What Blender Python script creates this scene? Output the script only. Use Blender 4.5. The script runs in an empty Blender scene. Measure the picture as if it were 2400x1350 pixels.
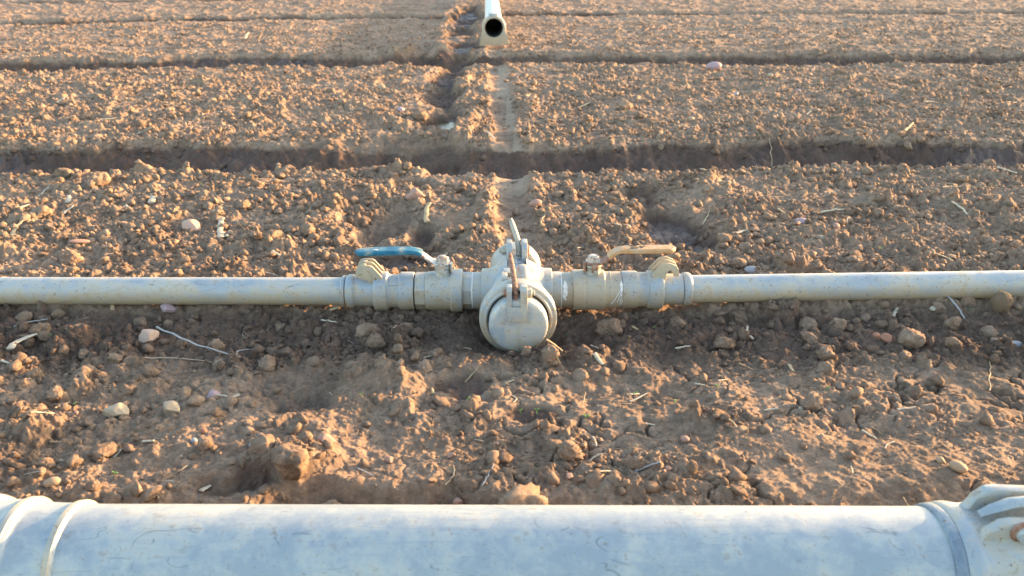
import bpy, bmesh, math, random
import numpy as np
from mathutils import Vector, Matrix

R = math.radians
scene = bpy.context.scene
C = scene.collection

# ------------------------------------------------------------------ camera, sky, sun, exposure
CAM_H, PITCH, FPX = 0.7535, R(22.9), 2000.0          # focal length in pixels of the 2400 px wide photograph
SUN_EL, SUN_AZ = 8.5, 63.0                          # azimuth clockwise from +Y (the viewing direction)
cam = bpy.data.cameras.new("camera")
cam.sensor_width = 36.0
cam.lens = 36.0 * FPX / 2400.0
cam.clip_start, cam.clip_end = 0.02, 3000.0
cam.dof.use_dof = True
cam.dof.focus_distance = 1.72
cam.dof.aperture_fstop = 8.0
cam_o = bpy.data.objects.new("camera", cam)
C.objects.link(cam_o)
cam_o.location = (0, 0, CAM_H)
cam_o.rotation_euler = (R(90) - PITCH, 0, 0)
scene.camera = cam_o

world = bpy.data.worlds.new("World")
scene.world = world
world.use_nodes = True
wn = world.node_tree
bg = wn.nodes["Background"]
sky = wn.nodes.new("ShaderNodeTexSky")
sky.sky_type = 'NISHITA'
sky.sun_disc = False
sky.sun_elevation = R(SUN_EL)
sky.sun_rotation = R(SUN_AZ)
sky.air_density, sky.dust_density, sky.ozone_density = 1.0, 1.6, 0.7
wn.links.new(sky.outputs[0], bg.inputs[0])
bg.inputs[1].default_value = 0.15

sl = bpy.data.lights.new("sun", 'SUN')
sl.energy = 3.1
sl.angle = R(0.9)
sl.color = (1.0, 0.59, 0.27)
so = bpy.data.objects.new("sun", sl)
C.objects.link(so)
sdir = Vector((math.cos(R(SUN_EL)) * math.sin(R(SUN_AZ)), math.cos(R(SUN_EL)) * math.cos(R(SUN_AZ)), math.sin(R(SUN_EL))))
so.rotation_euler = sdir.to_track_quat('Z', 'Y').to_euler()
so.location = (4, 3, 3)

scene.view_settings.view_transform = 'Standard'
scene.view_settings.look = 'None'
scene.view_settings.gamma = 1.0
scene.view_settings.exposure = 2.65
scene.view_settings.use_curve_mapping = False

# ------------------------------------------------------------------ helpers
CP, SP = math.cos(PITCH), math.sin(PITCH)


def pix(px, py, z=0.0):
    """where the sight line of photo pixel (px, py) meets height z"""
    u, v = (px - 1200) / FPX, (py - 675) / FPX
    dy, dz = CP - v * SP, -SP - v * CP
    t = (z - CAM_H) / dz
    return u * t, dy * t


def mscale(py, z=0.0):
    """metres per photo pixel on the ground at picture height py"""
    x0, y0 = pix(1200, py, z)
    return (y0 * CP + (CAM_H - z) * SP) / FPX


def _hash(ix, iy, seed):
    h = (ix.astype(np.int64) * 374761393 + iy.astype(np.int64) * 668265263 + seed * 974634777) & 0xFFFFFFFF
    h = ((h ^ (h >> 13)) * 1274126177) & 0xFFFFFFFF
    h = ((h ^ (h >> 16)) * 2246822519) & 0xFFFFFFFF
    return (h ^ (h >> 15)) & 0xFFFFFFFF


def _h01(ix, iy, seed):
    return (_hash(ix, iy, seed) & 0xFFFFFF) / float(0x1000000)


def perlin(x, y, seed=0):
    ix, iy = np.floor(x), np.floor(y)
    fx, fy = x - ix, y - iy
    ux, uy = fx * fx * fx * (fx * (fx * 6 - 15) + 10), fy * fy * fy * (fy * (fy * 6 - 15) + 10)

    def g(a, b):
        t = _h01(ix + a, iy + b, seed) * (2 * math.pi)
        return np.cos(t) * (fx - a) + np.sin(t) * (fy - b)
    n0 = g(0, 0) * (1 - ux) + g(1, 0) * ux
    n1 = g(0, 1) * (1 - ux) + g(1, 1) * ux
    return (n0 * (1 - uy) + n1 * uy) * 1.4


def fbm(x, y, seed=0, octs=4, gain=0.5):
    s, a, f = 0, 1.0, 1.0
    for k in range(octs):
        s = s + a * perlin(x * f + 7.3 * k, y * f - 3.1 * k, seed + k)
        a *= gain
        f *= 2.03
    return s


def billow(x, y, seed=0, octs=3, gain=0.5):
    s, a, f = 0, 1.0, 1.0
    for k in range(octs):
        s = s + a * (np.abs(perlin(x * f + 3.7 * k, y * f + 1.9 * k, seed + k)) * 2.6 - 0.7)
        a *= gain
        f *= 2.1
    return s


def bumps(x, y, cell, seed, dens, flat=0.8):
    """half-buried lumps: highest of the irregular domes near each point (metres)"""
    wx = x / cell + 0.30 * perlin(x / cell * 1.7, y / cell * 1.7, seed + 50) + 0.16 * perlin(x / cell * 4.3, y / cell * 4.3, seed + 52)
    wy = y / cell + 0.30 * perlin(x / cell * 1.7 + 9, y / cell * 1.7 + 4, seed + 51) + 0.16 * perlin(x / cell * 4.3 + 3, y / cell * 4.3 + 8, seed + 53)
    knob = 1 + 0.55 * perlin(x / cell * 3.1 + 2, y / cell * 3.1, seed + 54)
    ix, iy = np.floor(wx), np.floor(wy)
    out = np.zeros_like(x)
    for a in (-1, 0, 1):
        for b in (-1, 0, 1):
            cx, cy = ix + a, iy + b
            px = cx + 0.15 + 0.7 * _h01(cx, cy, seed)
            py = cy + 0.15 + 0.7 * _h01(cx, cy, seed + 1)
            q = _h01(cx, cy, seed + 2)
            r = 0.18 + 0.42 * _h01(cx, cy, seed + 3) ** 1.6
            r = np.where(q < dens, r, 0.001)
            e = 0.75 + 0.5 * _h01(cx, cy, seed + 4)
            d2 = ((wx - px) * e) ** 2 + ((wy - py) / e) ** 2
            tx = (_h01(cx, cy, seed + 5) - 0.5) * 1.1
            ty = (_h01(cx, cy, seed + 6) - 0.5) * 1.1
            k = np.clip(1 - d2 / (r * r), 0, 1)
            hh = r * flat * k ** 0.42 * (1 + tx * (wx - px) / r + ty * (wy - py) / r) * (0.45 + 0.65 * _h01(cx, cy, seed + 7))
            out = np.maximum(out, hh)
    return out * cell * np.clip(knob, 0.4, 1.6)


def cracks(x, y, cell, seed):
    """0 on a crack line, growing away from it (metres)"""
    wx = x / cell + 0.35 * fbm(x / cell * 2.2, y / cell * 2.2, seed + 20, 3)
    wy = y / cell + 0.35 * fbm(x / cell * 2.2 + 5, y / cell * 2.2 + 8, seed + 30, 3)
    ix, iy = np.floor(wx), np.floor(wy)
    f1 = np.full_like(x, 9.0)
    f2 = np.full_like(x, 9.0)
    for a in (-1, 0, 1):
        for b in (-1, 0, 1):
            cx, cy = ix + a, iy + b
            d = np.hypot(wx - cx - _h01(cx, cy, seed), wy - cy - _h01(cx, cy, seed + 1))
            f2 = np.minimum(f2, np.maximum(f1, d))
            f1 = np.minimum(f1, d)
    return (f2 - f1) * cell * 0.5


def sstep(a, b, x):
    t = np.clip((x - a) / (b - a), 0, 1)
    return t * t * (3 - 2 * t)


# ------------------------------------------------------------------ the field: furrows, dips, ruts (all on the ground, in metres)
def lipcurve(pts):
    w = np.array([pix(*p) for p in pts])
    xs, ys = w[:, 0], w[:, 1]
    s = (ys[-1] - ys[0]) / (xs[-1] - xs[0])

    def f(x):
        return np.interp(x, xs, ys) + s * (np.minimum(x - xs[0], 0) + np.maximum(x - xs[-1], 0))
    return f


LIP_A = lipcurve([(0, 412), (300, 407), (700, 407), (860, 398), (1000, 408), (1150, 412), (1400, 408), (1700, 402), (2000, 394), (2400, 396)])
LIP_B = lipcurve([(0, 171), (200, 166), (500, 159), (900, 156), (1050, 152), (1250, 151), (1600, 153), (2000, 153), (2400, 151)])
LIP_C = lipcurve([(0, 61), (400, 51), (700, 48), (1000, 46), (1200, 39), (1600, 37), (2400, 34)])


def LIP_D(x):
    return LIP_C(x) + 2.35


# (px, py, half width m, half depth m, depth m, wetness, clear of clods)
DIPS = [
    (1042, 276, 0.12, 0.26, 0.055, 1.0, 1), (1035, 225, 0.12, 0.30, 0.035, 0.9, 1), (1052, 180, 0.12, 0.40, 0.04, 0.95, 1), (1068, 140, 0.12, 0.4, 0.05, 0.9, 1), (1010, 345, 0.14, 0.14, 0.03, 0.7, 1),
    (1086, 106, 0.16, 0.45, 0.05, 1.0, 1), (1092, 35, 0.18, 1.2, 0.06, 1.0, 1), (1080, 72, 0.15, 0.5, 0.04, 0.9, 1),
    (965, 432, 0.075, 0.055, 0.055, 0.75, 1), (900, 520, 0.10, 0.15, 0.03, 0.3, 1), (990, 545, 0.045, 0.11, 0.03, 0.7, 1),
    (930, 605, 0.15, 0.09, 0.038, 1.0, 1), (1065, 510, 0.10, 0.12, -0.012, 0.1, 1), (870, 545, 0.07, 0.12, 0.018, 0.2, 1),
    (1560, 520, 0.11, 0.15, 0.036, 1.0, 1), (1610, 562, 0.11, 0.10, 0.026, 1.0, 1), (1505, 465, 0.07, 0.13, 0.022, 0.6, 1),
    (1420, 560, 0.16, 0.14, -0.01, 0.0, 0), (850, 340, 0.13, 0.18, 0.02, 0.2, 1), (960, 330, 0.11, 0.10, 0.02, 0.3, 1),
    (700, 900, 0.11, 0.07, 0.012, 0.4, 1), (1075, 903, 0.06, 0.045, 0.009, 0.85, 1), (1250, 965, 0.06, 0.026, 0.005, 0.9, 1),
    (720, 940, 0.06, 0.05, 0.015, 0.6, 1), (590, 1122, 0.040, 0.040, 0.009, 0.7, 1), (520, 1140, 0.05, 0.03, 0.01, 0.4, 1),  # hole beside the biggest clod: its dark shadow painted as wetness
    (1205, 790, 0.10, 0.10, 0.020, 0.5, 1), 
    (1330, 800, 0.10, 0.07, 0.012, 0.4, 1), (690, 800, 0.14, 0.06, 0.010, 0.3, 0), (1690, 210, 0.2, 0.2, 0.02, 0, 0),
    (1620, 860, 0.09, 0.05, 0.010, 0.1, 1), (1350, 250, 0.12, 0.2, 0.015, 0.1, 0), (2010, 1010, 0.10, 0.04, 0.008, 0.0, 1),
    (1460, 930, 0.16, 0.06, 0.004, 0.0, 1), (1130, 850, 0.2, 0.05, -0.006, 0.0, 0), (1340, 760, 0.15, 0.10, 0.006, .4, 1),
    (900, 1190, 0.22, 0.06, 0.03, 0.4, 0),
]
# small soil banks beside the ruts: (px, py, half width, half length, height)
BANKS = [(1095, 290, 0.06, 0.30, 0.040), (1085, 190, 0.06, 0.28, 0.045), (1140, 480, 0.045, 0.20, 0.022), (1128, 560, 0.06, 0.10, 0.018),
         (925, 405, 0.06, 0.045, 0.026), (990, 405, 0.055, 0.045, 0.026), (760, 520, 0.05, 0.2, 0.02), (870, 890, 0.10, 0.06, 0.016),
         (1240, 250, 0.05, 0.3, 0.022), (1260, 450, 0.04, 0.16, 0.012), (690, 1080, 0.07, 0.04, 0.02), (1040, 120, 0.08, 0.25, 0.05),
         (940, 120, 0.12, 0.2, 0.04), (1120, 980, 0.05, 0.05, 0.008), (1300, 1010, 0.05, 0.05, 0.01), (1680, 990, 0.06, 0.06, 0.01),
         (1660, 440, 0.10, 0.13, 0.02), (1060, 40, .08, .5, .05)]
DIPW = [pix(d[0], d[1]) + d[2:] for d in DIPS]
BANKW = [pix(b[0], b[1]) + b[2:] for b in BANKS]
RUT = np.array([pix(1215, 560), pix(1208, 500), pix(1195, 420), pix(1186, 330), pix(1170, 200), pix(1158, 110), pix(1150, 20)])


def terrain(x, y):
    """height, wetness and cloddiness of the soil at world points"""
    x = np.asarray(x, float)
    y = np.asarray(y, float)
    wob = 0.030 * fbm(x * 2.1, y * 1.2, 3, 3) + 0.012 * perlin(x * 17, y * 9, 8)
    z = 0.010 * fbm(x * 2.2, y * 2.2, 11, 3) + 0.007 * fbm(x * 8, y * 8, 17, 3) + 0.008 * np.maximum(0, fbm(x * 13, y * 13, 19, 3)) 
    wet = np.zeros_like(x)
    dry = np.ones_like(x)                      # how cloddy: 1 loose clods, 0 smooth
    fur = np.zeros_like(x)
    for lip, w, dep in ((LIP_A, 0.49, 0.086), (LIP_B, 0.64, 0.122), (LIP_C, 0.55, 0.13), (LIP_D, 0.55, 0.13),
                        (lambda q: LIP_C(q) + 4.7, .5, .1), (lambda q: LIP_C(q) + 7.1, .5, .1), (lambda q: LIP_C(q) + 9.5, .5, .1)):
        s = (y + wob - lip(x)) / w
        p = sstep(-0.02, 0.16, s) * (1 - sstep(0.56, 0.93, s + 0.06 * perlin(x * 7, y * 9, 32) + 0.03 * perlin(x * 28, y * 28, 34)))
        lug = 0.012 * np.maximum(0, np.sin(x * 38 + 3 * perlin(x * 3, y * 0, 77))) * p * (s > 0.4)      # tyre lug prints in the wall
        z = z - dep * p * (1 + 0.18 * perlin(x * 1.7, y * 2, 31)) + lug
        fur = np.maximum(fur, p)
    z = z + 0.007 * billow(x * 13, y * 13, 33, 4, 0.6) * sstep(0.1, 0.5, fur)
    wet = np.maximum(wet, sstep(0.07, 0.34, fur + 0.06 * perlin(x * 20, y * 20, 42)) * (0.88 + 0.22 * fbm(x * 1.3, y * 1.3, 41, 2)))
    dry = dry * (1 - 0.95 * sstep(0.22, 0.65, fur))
    # the bed falls away to the big pipe in front
    ed = 1.02 + 0.02 * perlin(x * 4, y * 0 + 2, 61) + 0.012 * perlin(x * 14, y * 3, 62)
    fall = 1 - sstep(ed - 0.20, ed + 0.03, y)
    z = z - 0.050 * fall
    wet = np.maximum(wet, 0.95 * sstep(0.25, 0.85, fall + 0.15 * perlin(x * 9, y * 9, 63)))  # damp plus painted shade in the drop behind the big pipe
    bank = np.exp(-((y - 1.655 - 0.036 * np.maximum(x - 0.35, 0)) / 0.034) ** 2)
    z = z + bank * (0.006 + 0.013 * sstep(0.34, 0.42, np.abs(x - 0.01))) * (1 - np.exp(-(x / 0.10) ** 4))
    z = z + 0.006 * np.sin((y - LIP_B(x)) * 2 * math.pi / 0.19 + 1.2 * perlin(x * 2, y * 2, 66)) * sstep(4.9, 5.8, y) * (1 - fur) * (1 - sstep(10, 14, y))
    # crusted front bed
    crust = (1 - sstep(1.33, 1.47, y + 0.08 * perlin(x * 5, y * 5, 70))) * (0.45 + 0.55 * sstep(-0.55, -0.22, x + 0.25 * perlin(x * 3, y * 3, 71) + (1.28 - y) * 0.7))
    dry = dry * (1 - 0.93 * crust * (0.75 + 0.35 * perlin(x * 6, y * 6, 73)))
    wet = np.where(wet < 0.2, wet - 0.45 * crust * (0.7 + 0.5 * perlin(x * 4, y * 4, 74)), wet)
    # damp strip in front of the thin pipe, pipe shadow painted in with it
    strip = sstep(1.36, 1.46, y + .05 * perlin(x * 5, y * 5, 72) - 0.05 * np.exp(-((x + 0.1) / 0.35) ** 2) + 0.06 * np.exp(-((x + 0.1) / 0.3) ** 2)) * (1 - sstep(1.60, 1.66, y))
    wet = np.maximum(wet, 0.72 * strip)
    # rut pressed by a pipe that has been moved, along the depth of the field
    rx = np.interp(y, RUT[:, 1], RUT[:, 0])
    inr = sstep(1.75, 2.05, y) * (1 - sstep(7.0, 7.5, y)) * (1 - sstep(0.05, 0.35, fur))
    d = np.abs(x - rx + 0.012 * perlin(x * 9, y * 5, 81) + 0.006 * perlin(x * 40, y * 30, 84)) / (0.056 * (1 + 0.25 * perlin(x * 2, y * 2.5, 85)))
    prof = np.clip(1 - d * d, 0, 1) * inr
    z = z - 0.013 * prof + 0.002 * np.exp(-((d - 1.3) / 0.4) ** 2) * inr * np.clip(1 + 1.5 * perlin(x * 12, y * 7, 83), 0, 2)
    smooth = 1 - sstep(0.6, 1.25, d)
    dry = dry * (1 - 0.95 * smooth * inr)
    wet = wet * (1 - smooth * inr) - 0.85 * smooth * inr
    ripple = 0.0016 * np.sin(y * 70 + 2 * perlin(x * 10, y * 10, 82)) * smooth * inr
    for (cx, cy, hw, hl, dep, w, clear) in DIPW:
        m = (np.abs(x - cx) < 2.2 * hw) & (np.abs(y - cy) < 2.2 * hl)
        if not m.any():
            continue
        xx, yy = x[m], y[m]
        q = np.hypot((xx - cx) / hw, (yy - cy) / hl) + 0.28 * fbm(xx * 9, yy * 9, 91, 2)
        k = 1 - sstep(0.45, 1.15, q)
        z[m] -= dep * k
        if dep > 0:
            z[m] += 0.0035 * k * billow(xx * 22, yy * 22, 95, 4, 0.62)
        wet[m] = np.maximum(wet[m], w * (1 - sstep(0.5, 1.1, q)))
        if clear:
            dry[m] *= 1 - 0.72 * k
    for (cx, cy, hw, hl, hh) in BANKW:
        m = (np.abs(x - cx) < 2.2 * hw) & (np.abs(y - cy) < 2.2 * hl)
        if not m.any():
            continue
        xx, yy = x[m], y[m]
        q = np.hypot((xx - cx) / hw, (yy - cy) / hl) + 0.3 * fbm(xx * 11, yy * 11, 93, 2)
        k = 1 - sstep(0.2, 1.2, q)
        z[m] += hh * k
        dry[m] = np.maximum(dry[m], k)
    base = z.copy()
    # lumps
    dry = dry * (1 - 0.45 * sstep(4.0, 6.0, y))
    patch = 0.5 + 0.5 * np.clip(fbm(x * 3.0, y * 3.0, 101, 3) * 1.7, -1, 1)
    dd = np.clip(dry * (0.38 + 0.85 * patch), 0, 1)
    z = z + bumps(x, y, 0.090, 201, 0.35) * (0.55 * sstep(0.25, 0.8, dd))
    z = z + bumps(x, y, 0.040, 211, 0.70) * (0.85 * sstep(0.05, 0.7, dd))
    z = z + bumps(x, y, 0.019, 221, 0.85) * (0.06 + 0.94 * dd)
    fine = bumps(x, y, 0.0095, 231, 0.9)
    z = z + fine * (0.12 + 0.75 * dd)
    near = 1 - sstep(2.5, 6, y)
    z = z + (0.0020 * billow(x * 55, y * 55, 121, 4, 0.62) * near * (0.45 + 0.55 * dry))
    z = z + 0.0036 * billow(x * 20, y * 20, 131, 3, 0.6) * (0.18 + 0.85 * dry)
    z = z + ripple
    # drying cracks in the crusted soil
    mc = (y < 1.75) & (crust > 0.3)
    if mc.any():
        xx, yy = x[mc], y[mc]
        c1 = cracks(xx, yy, 0.135, 301)
        on = sstep(-0.15, 0.25, fbm(xx * 5, yy * 5, 311, 2))
        wd = 0.0020 + 0.0016 * on
        z[mc] -= 0.016 * np.exp(-(c1 / wd) ** 2) * on * sstep(0.3, 0.6, crust[mc]) * (0.15 + 0.85 * sstep(-0.15, 0.05, xx))
    # the gaping crack in front of the tee
    gx, gy = pix(1240, 886)
    cy = gy + 0.006 * perlin(x * 30, y * 0, 321) - 0.9 * (x - gx) ** 2
    gape = np.exp(-((y - cy) / 0.0035) ** 2) * (1 - sstep(0.055, 0.085, np.abs(x - gx)))
    z = z - 0.016 * gape
    return z, np.clip(wet, -1, 1), dd, base


def gz(x, y):
    return float(terrain(np.array([x]), np.array([y]))[0][0])


# ------------------------------------------------------------------ materials
class NT:
    def __init__(self, name):
        self.m = bpy.data.materials.new(name)
        self.m.use_nodes = True
        self.t = self.m.node_tree
        self.b = self.t.nodes["Principled BSDF"]

    def n(self, kind, **kw):
        o = self.t.nodes.new(kind)
        for k, v in kw.items():
            setattr(o, k, v)
        return o

    def l(self, a, b):
        self.t.links.new(a, b)

    def noise(self, vec, scale, detail=4.0, rough=0.55, dist=0.0):
        o = self.n("ShaderNodeTexNoise")
        o.inputs["Scale"].default_value = scale
        o.inputs["Detail"].default_value = detail
        o.inputs["Roughness"].default_value = rough
        o.inputs["Distortion"].default_value = dist
        self.l(vec, o.inputs["Vector"])
        return o.outputs[0]

    def ramp(self, fac, stops):
        o = self.n("ShaderNodeValToRGB")
        e = o.color_ramp.elements
        while len(e) < len(stops):
            e.new(0.5)
        for k, (p, c) in enumerate(stops):
            e[k].position = p
            e[k].color = (c, c, c, 1) if isinstance(c, (int, float)) else (*c, 1)
        self.l(fac, o.inputs[0])
        return o.outputs[0]

    def mix(self, fac, a, b, mode='MIX'):
        o = self.n("ShaderNodeMix", data_type='RGBA', blend_type=mode)
        for s, v in ((o.inputs[0], fac), (o.inputs[6], a), (o.inputs[7], b)):
            if isinstance(v, (int, float)):
                s.default_value = v
            elif isinstance(v, tuple):
                s.default_value = (*v, 1)
            else:
                self.l(v, s)
        return o.outputs[2]

    def math(self, op, a, b=0.0, clamp=False):
        o = self.n("ShaderNodeMath", operation=op, use_clamp=clamp)
        for s, v in ((o.inputs[0], a), (o.inputs[1], b)):
            if isinstance(v, (int, float)):
                s.default_value = v
            else:
                self.l(v, s)
        return o.outputs[0]

    def bump(self, h, strength, dist, normal=None):
        o = self.n("ShaderNodeBump")
        o.inputs["Strength"].default_value = strength
        o.inputs["Distance"].default_value = dist
        self.l(h, o.inputs["Height"])
        if normal is not None:
            self.l(normal, o.inputs["Normal"])
        return o.outputs[0]

    def out(self, color=None, rough=None, metal=None, normal=None, spec=None):
        for nm, v in (("Base Color", color), ("Roughness", rough), ("Metallic", metal), ("Normal", normal), ("Specular IOR Level", spec)):
            if v is None:
                continue
            s = self.b.inputs[nm]
            if isinstance(v, (int, float)):
                s.default_value = v
            elif isinstance(v, tuple):
                s.default_value = (*v, 1)
            else:
                self.l(v, s)
        return self.m


def soil_material():
    t = NT("soil")
    pos = t.n("ShaderNodeNewGeometry").outputs["Position"]
    wet = t.n("ShaderNodeAttribute", attribute_name="wet").outputs["Fac"]
    a = t.noise(pos, 5.0, 5, 0.6)
    b = t.noise(pos, 55.0, 6, 0.65)
    c = t.noise(pos, 420.0, 3, 0.6)
    f = t.math('ADD', t.math('MULTIPLY', a, 0.35), t.math('ADD', t.math('MULTIPLY', b, 0.45), t.math('MULTIPLY', c, 0.2)))
    col = t.ramp(f, [(0.36, (0.143, 0.095, 0.066)), (0.50, (0.272, 0.188, 0.130)), (0.63, (0.397, 0.287, 0.205))])
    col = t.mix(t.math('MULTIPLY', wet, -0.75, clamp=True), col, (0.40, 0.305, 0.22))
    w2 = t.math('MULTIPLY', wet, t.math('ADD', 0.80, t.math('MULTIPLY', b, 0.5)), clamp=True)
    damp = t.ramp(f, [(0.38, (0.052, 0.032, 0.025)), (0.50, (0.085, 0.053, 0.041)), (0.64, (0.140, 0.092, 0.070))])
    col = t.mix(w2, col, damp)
    grit = t.ramp(t.noise(pos, 900.0, 1, 0.5), [(0.70, 0.0), (0.76, 1.0)])
    col = t.mix(t.math('MULTIPLY', grit, 0.5), col, (0.48, 0.38, 0.28))
    rough = t.ramp(wet, [(0.86, 0.95), (1.0, 0.48)])
    calm = t.ramp(wet, [(0.70, 1.0), (1.0, 0.45)])
    nb1 = t.n("ShaderNodeBump")
    nb1.inputs["Distance"].default_value = 0.009
    t.l(t.noise(pos, 150.0, 8, 0.75), nb1.inputs["Height"])
    t.l(t.math('MULTIPLY', calm, 0.55), nb1.inputs["Strength"])
    nb2 = t.n("ShaderNodeBump")
    nb2.inputs["Distance"].default_value = 0.0025
    t.l(t.noise(pos, 600.0, 4, 0.75), nb2.inputs["Height"])
    t.l(t.math('MULTIPLY', calm, 0.45), nb2.inputs["Strength"])
    t.l(nb1.outputs[0], nb2.inputs["Normal"])
    return t.out(col, rough, 0.0, nb2.outputs[0], t.math('ADD', 0.22, t.ramp(wet, [(0.93, 0.0), (1.0, 0.18)])))


def metal_material(name, light=(0.52, 0.53, 0.53), dark=(0.30, 0.33, 0.37), dust=(0.47, 0.38, 0.27), dirt_lo=0.018, dirt_hi=0.060, dust_all=0.25, cast=True, metal=0.55, scratch=0.5, speckle=0.8):
    t = NT(name)
    oc = t.n("ShaderNodeTexCoord").outputs["Object"]
    z = t.n("ShaderNodeSeparateXYZ")
    t.l(oc, z.inputs[0])
    big = t.noise(oc, 14.0, 5, 0.6, 0.4)
    mid = t.noise(oc, 60.0, 6, 0.65)
    fin = t.noise(oc, 420.0, 3, 0.6)
    mp = t.n("ShaderNodeMapping")
    mp.inputs["Scale"].default_value = (9, 130, 130)
    t.l(oc, mp.inputs[0])
    streak = t.noise(mp.outputs[0], 1.0, 4, 0.65, 0.3)
    base = t.mix(t.ramp(t.math('ADD', t.math('MULTIPLY', big, 0.6), t.math('MULTIPLY', mid, 0.4)), [(0.43, 0.0), (0.57, 1.0)]), dark, light)
    base = t.mix(t.math('MULTIPLY', t.ramp(streak, [(0.52, 0.0), (0.68, 1.0)]), scratch), base, dark)
    base = t.mix(t.math('MULTIPLY', t.ramp(mid, [(0.58, 0.0), (0.68, 1.0)]), 0.6), base, tuple(0.6 * v for v in dark))
    # dried splashed earth and painted tan ground bounce: most on the underside, patches elsewhere
    low = t.math('SUBTRACT', 1.0, t.math('DIVIDE', t.math('SUBTRACT', z.outputs[2], dirt_lo), dirt_hi - dirt_lo), clamp=True)
    dm = t.math('ADD', t.math('MULTIPLY', low, 0.95), t.math('MULTIPLY', t.math('SUBTRACT', mid, 0.5), 1.7))
    dm = t.math('ADD', dm, t.math('MULTIPLY', t.math('SUBTRACT', big, 0.5), 1.6), clamp=False)
    dm = t.math('ADD', dm, dust_all - 0.12, clamp=True)
    spk = t.ramp(fin, [(0.58, 0.0), (0.68, 1.0)])
    dm2 = t.math('MAXIMUM', t.math('MULTIPLY', dm, 0.9), t.math('MULTIPLY', spk, 0.40))
    col = t.mix(dm2, base, dust)
    speck = t.ramp(t.noise(oc, 190.0, 2, 0.5), [(0.67, 0.0), (0.70, 1.0)])
    col = t.mix(t.math('MULTIPLY', speck, speckle), col, (0.20, 0.115, 0.065))
    if not cast:                                     # long fine scratches and scuffs
        mp2 = t.n("ShaderNodeMapping")
        mp2.inputs["Scale"].default_value = (0.35, 1.0, 1.0)
        t.l(oc, mp2.inputs[0])
        for sc, sd in ((9.0, 0.8), (15.0, 1.6), (24.0, 0.5)):
            ln = t.noise(mp2.outputs[0], sc, 1.5, 0.5, sd)
            ln = t.math('ABSOLUTE', t.math('SUBTRACT', ln, 0.5))
            ln = t.math('SUBTRACT', 1.0, t.math('DIVIDE', ln, 0.0035 * sc / 12), clamp=True)
            gate = t.ramp(t.noise(oc, sc * 1.3 + 3, 2), [(0.54, 0.0), (0.62, 1.0)])
            col = t.mix(t.math('MULTIPLY', t.math('MULTIPLY', ln, gate), 0.75), col, tuple(0.42 * v for v in dark))
    met = t.math('MULTIPLY', t.math('SUBTRACT', 1.0, dm2), metal)
    rough = t.math('ADD', 0.50, t.math('MULTIPLY', dm2, 0.45))
    nb = t.bump(t.noise(oc, 320.0 if cast else 120.0, 4, 0.6), 0.22 if cast else 0.10, 0.0012)
    nb = t.bump(dm2, 0.25, 0.0008, nb)
    if not cast:
        nb = t.bump(t.noise(oc, 7.0, 3, 0.5), 0.35, 0.012, nb)
    return t.out(col, rough, met, nb, 0.4)


def plain_material(name, stops, scale=60.0, rough=0.7, bump=0.25, metal=0.0, detail=5):
    t = NT(name)
    oc = t.n("ShaderNodeTexCoord").outputs["Object"]
    n1 = t.noise(oc, scale, detail, 0.65)
    col = t.ramp(n1, stops)
    nb = t.bump(t.noise(oc, scale * 4, 3, 0.6), bump, 0.0012)
    return t.out(col, rough, metal, nb, 0.35)


SOIL = soil_material()
CAST = metal_material("weathered_cast_alloy", light=(0.44, 0.43, 0.385), dark=(0.28, 0.32, 0.355), metal=0.25, dust=(0.31, 0.235, 0.15), dirt_lo=0.012, dirt_hi=0.078, dust_all=0.30)
PIPE = metal_material("dusty_galvanised_pipe", light=(0.47, 0.47, 0.445), dark=(0.31, 0.345, 0.375), dust=(0.37, 0.29, 0.185), dirt_lo=0.026, dirt_hi=0.074, dust_all=0.28, cast=False, metal=0.35, scratch=0.6)
MAIN = metal_material("scuffed_main_pipe", light=(0.375, 0.395, 0.39), dark=(0.25, 0.293, 0.33), dust=(0.40, 0.34, 0.25), dirt_lo=-0.02, dirt_hi=0.06, dust_all=0.05, cast=False, metal=0.2, scratch=0.6, speckle=0.35)
PLUG = metal_material("worn_plug_alloy", light=(0.47, 0.475, 0.45), dark=(0.29, 0.345, 0.40), dust=(0.34, 0.265, 0.17), dirt_lo=-0.015, dirt_hi=0.045, dust_all=0.20, metal=0.3)
WHITEPIPE = metal_material("bright_far_pipe", light=(0.60, 0.60, 0.58), dark=(0.46, 0.48, 0.50), dirt_lo=-0.03, dirt_hi=0.08, dust_all=0.02, cast=False, metal=0.2, speckle=0.1)
PALE = metal_material("pale_dusty_alloy", light=(0.46, 0.425, 0.35), dark=(0.33, 0.32, 0.28), dust=(0.36, 0.275, 0.18), dirt_lo=-0.05, dirt_hi=0.12, dust_all=0.28, cast=True, metal=0.3)
EAR = metal_material("yellowed_alloy", light=(0.46, 0.43, 0.35), dark=(0.32, 0.31, 0.26), dust=(0.40, 0.31, 0.20), dirt_lo=-0.05, dirt_hi=0.16, dust_all=0.3, cast=True, metal=0.3)
DARKRING = metal_material("dull_blue_grey_ring", light=(0.24, 0.29, 0.33), dark=(0.14, 0.18, 0.23), dirt_lo=-0.03, dirt_hi=0.04, dust_all=0.1, cast=False, metal=0.3)
RUST = plain_material("rusty_steel", [(0.35, (0.16, 0.075, 0.05)), (0.52, (0.30, 0.16, 0.11)), (0.68, (0.42, 0.30, 0.24))], 120, 0.75, 0.4, 0.25)
PLATED = plain_material("worn_plated_steel", [(0.36, (0.26, 0.13, 0.08)), (0.48, (0.46, 0.41, 0.36)), (0.62, (0.55, 0.53, 0.50))], 90, 0.5, 0.3, 0.5)
BLUE = plain_material("worn_blue_plastic", [(0.34, (0.008, 0.090, 0.165)), (0.49, (0.020, 0.140, 0.225)), (0.56, (0.11, 0.19, 0.22)), (0.62, (0.30, 0.26, 0.19))], 40, 0.55, 0.15)
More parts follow.
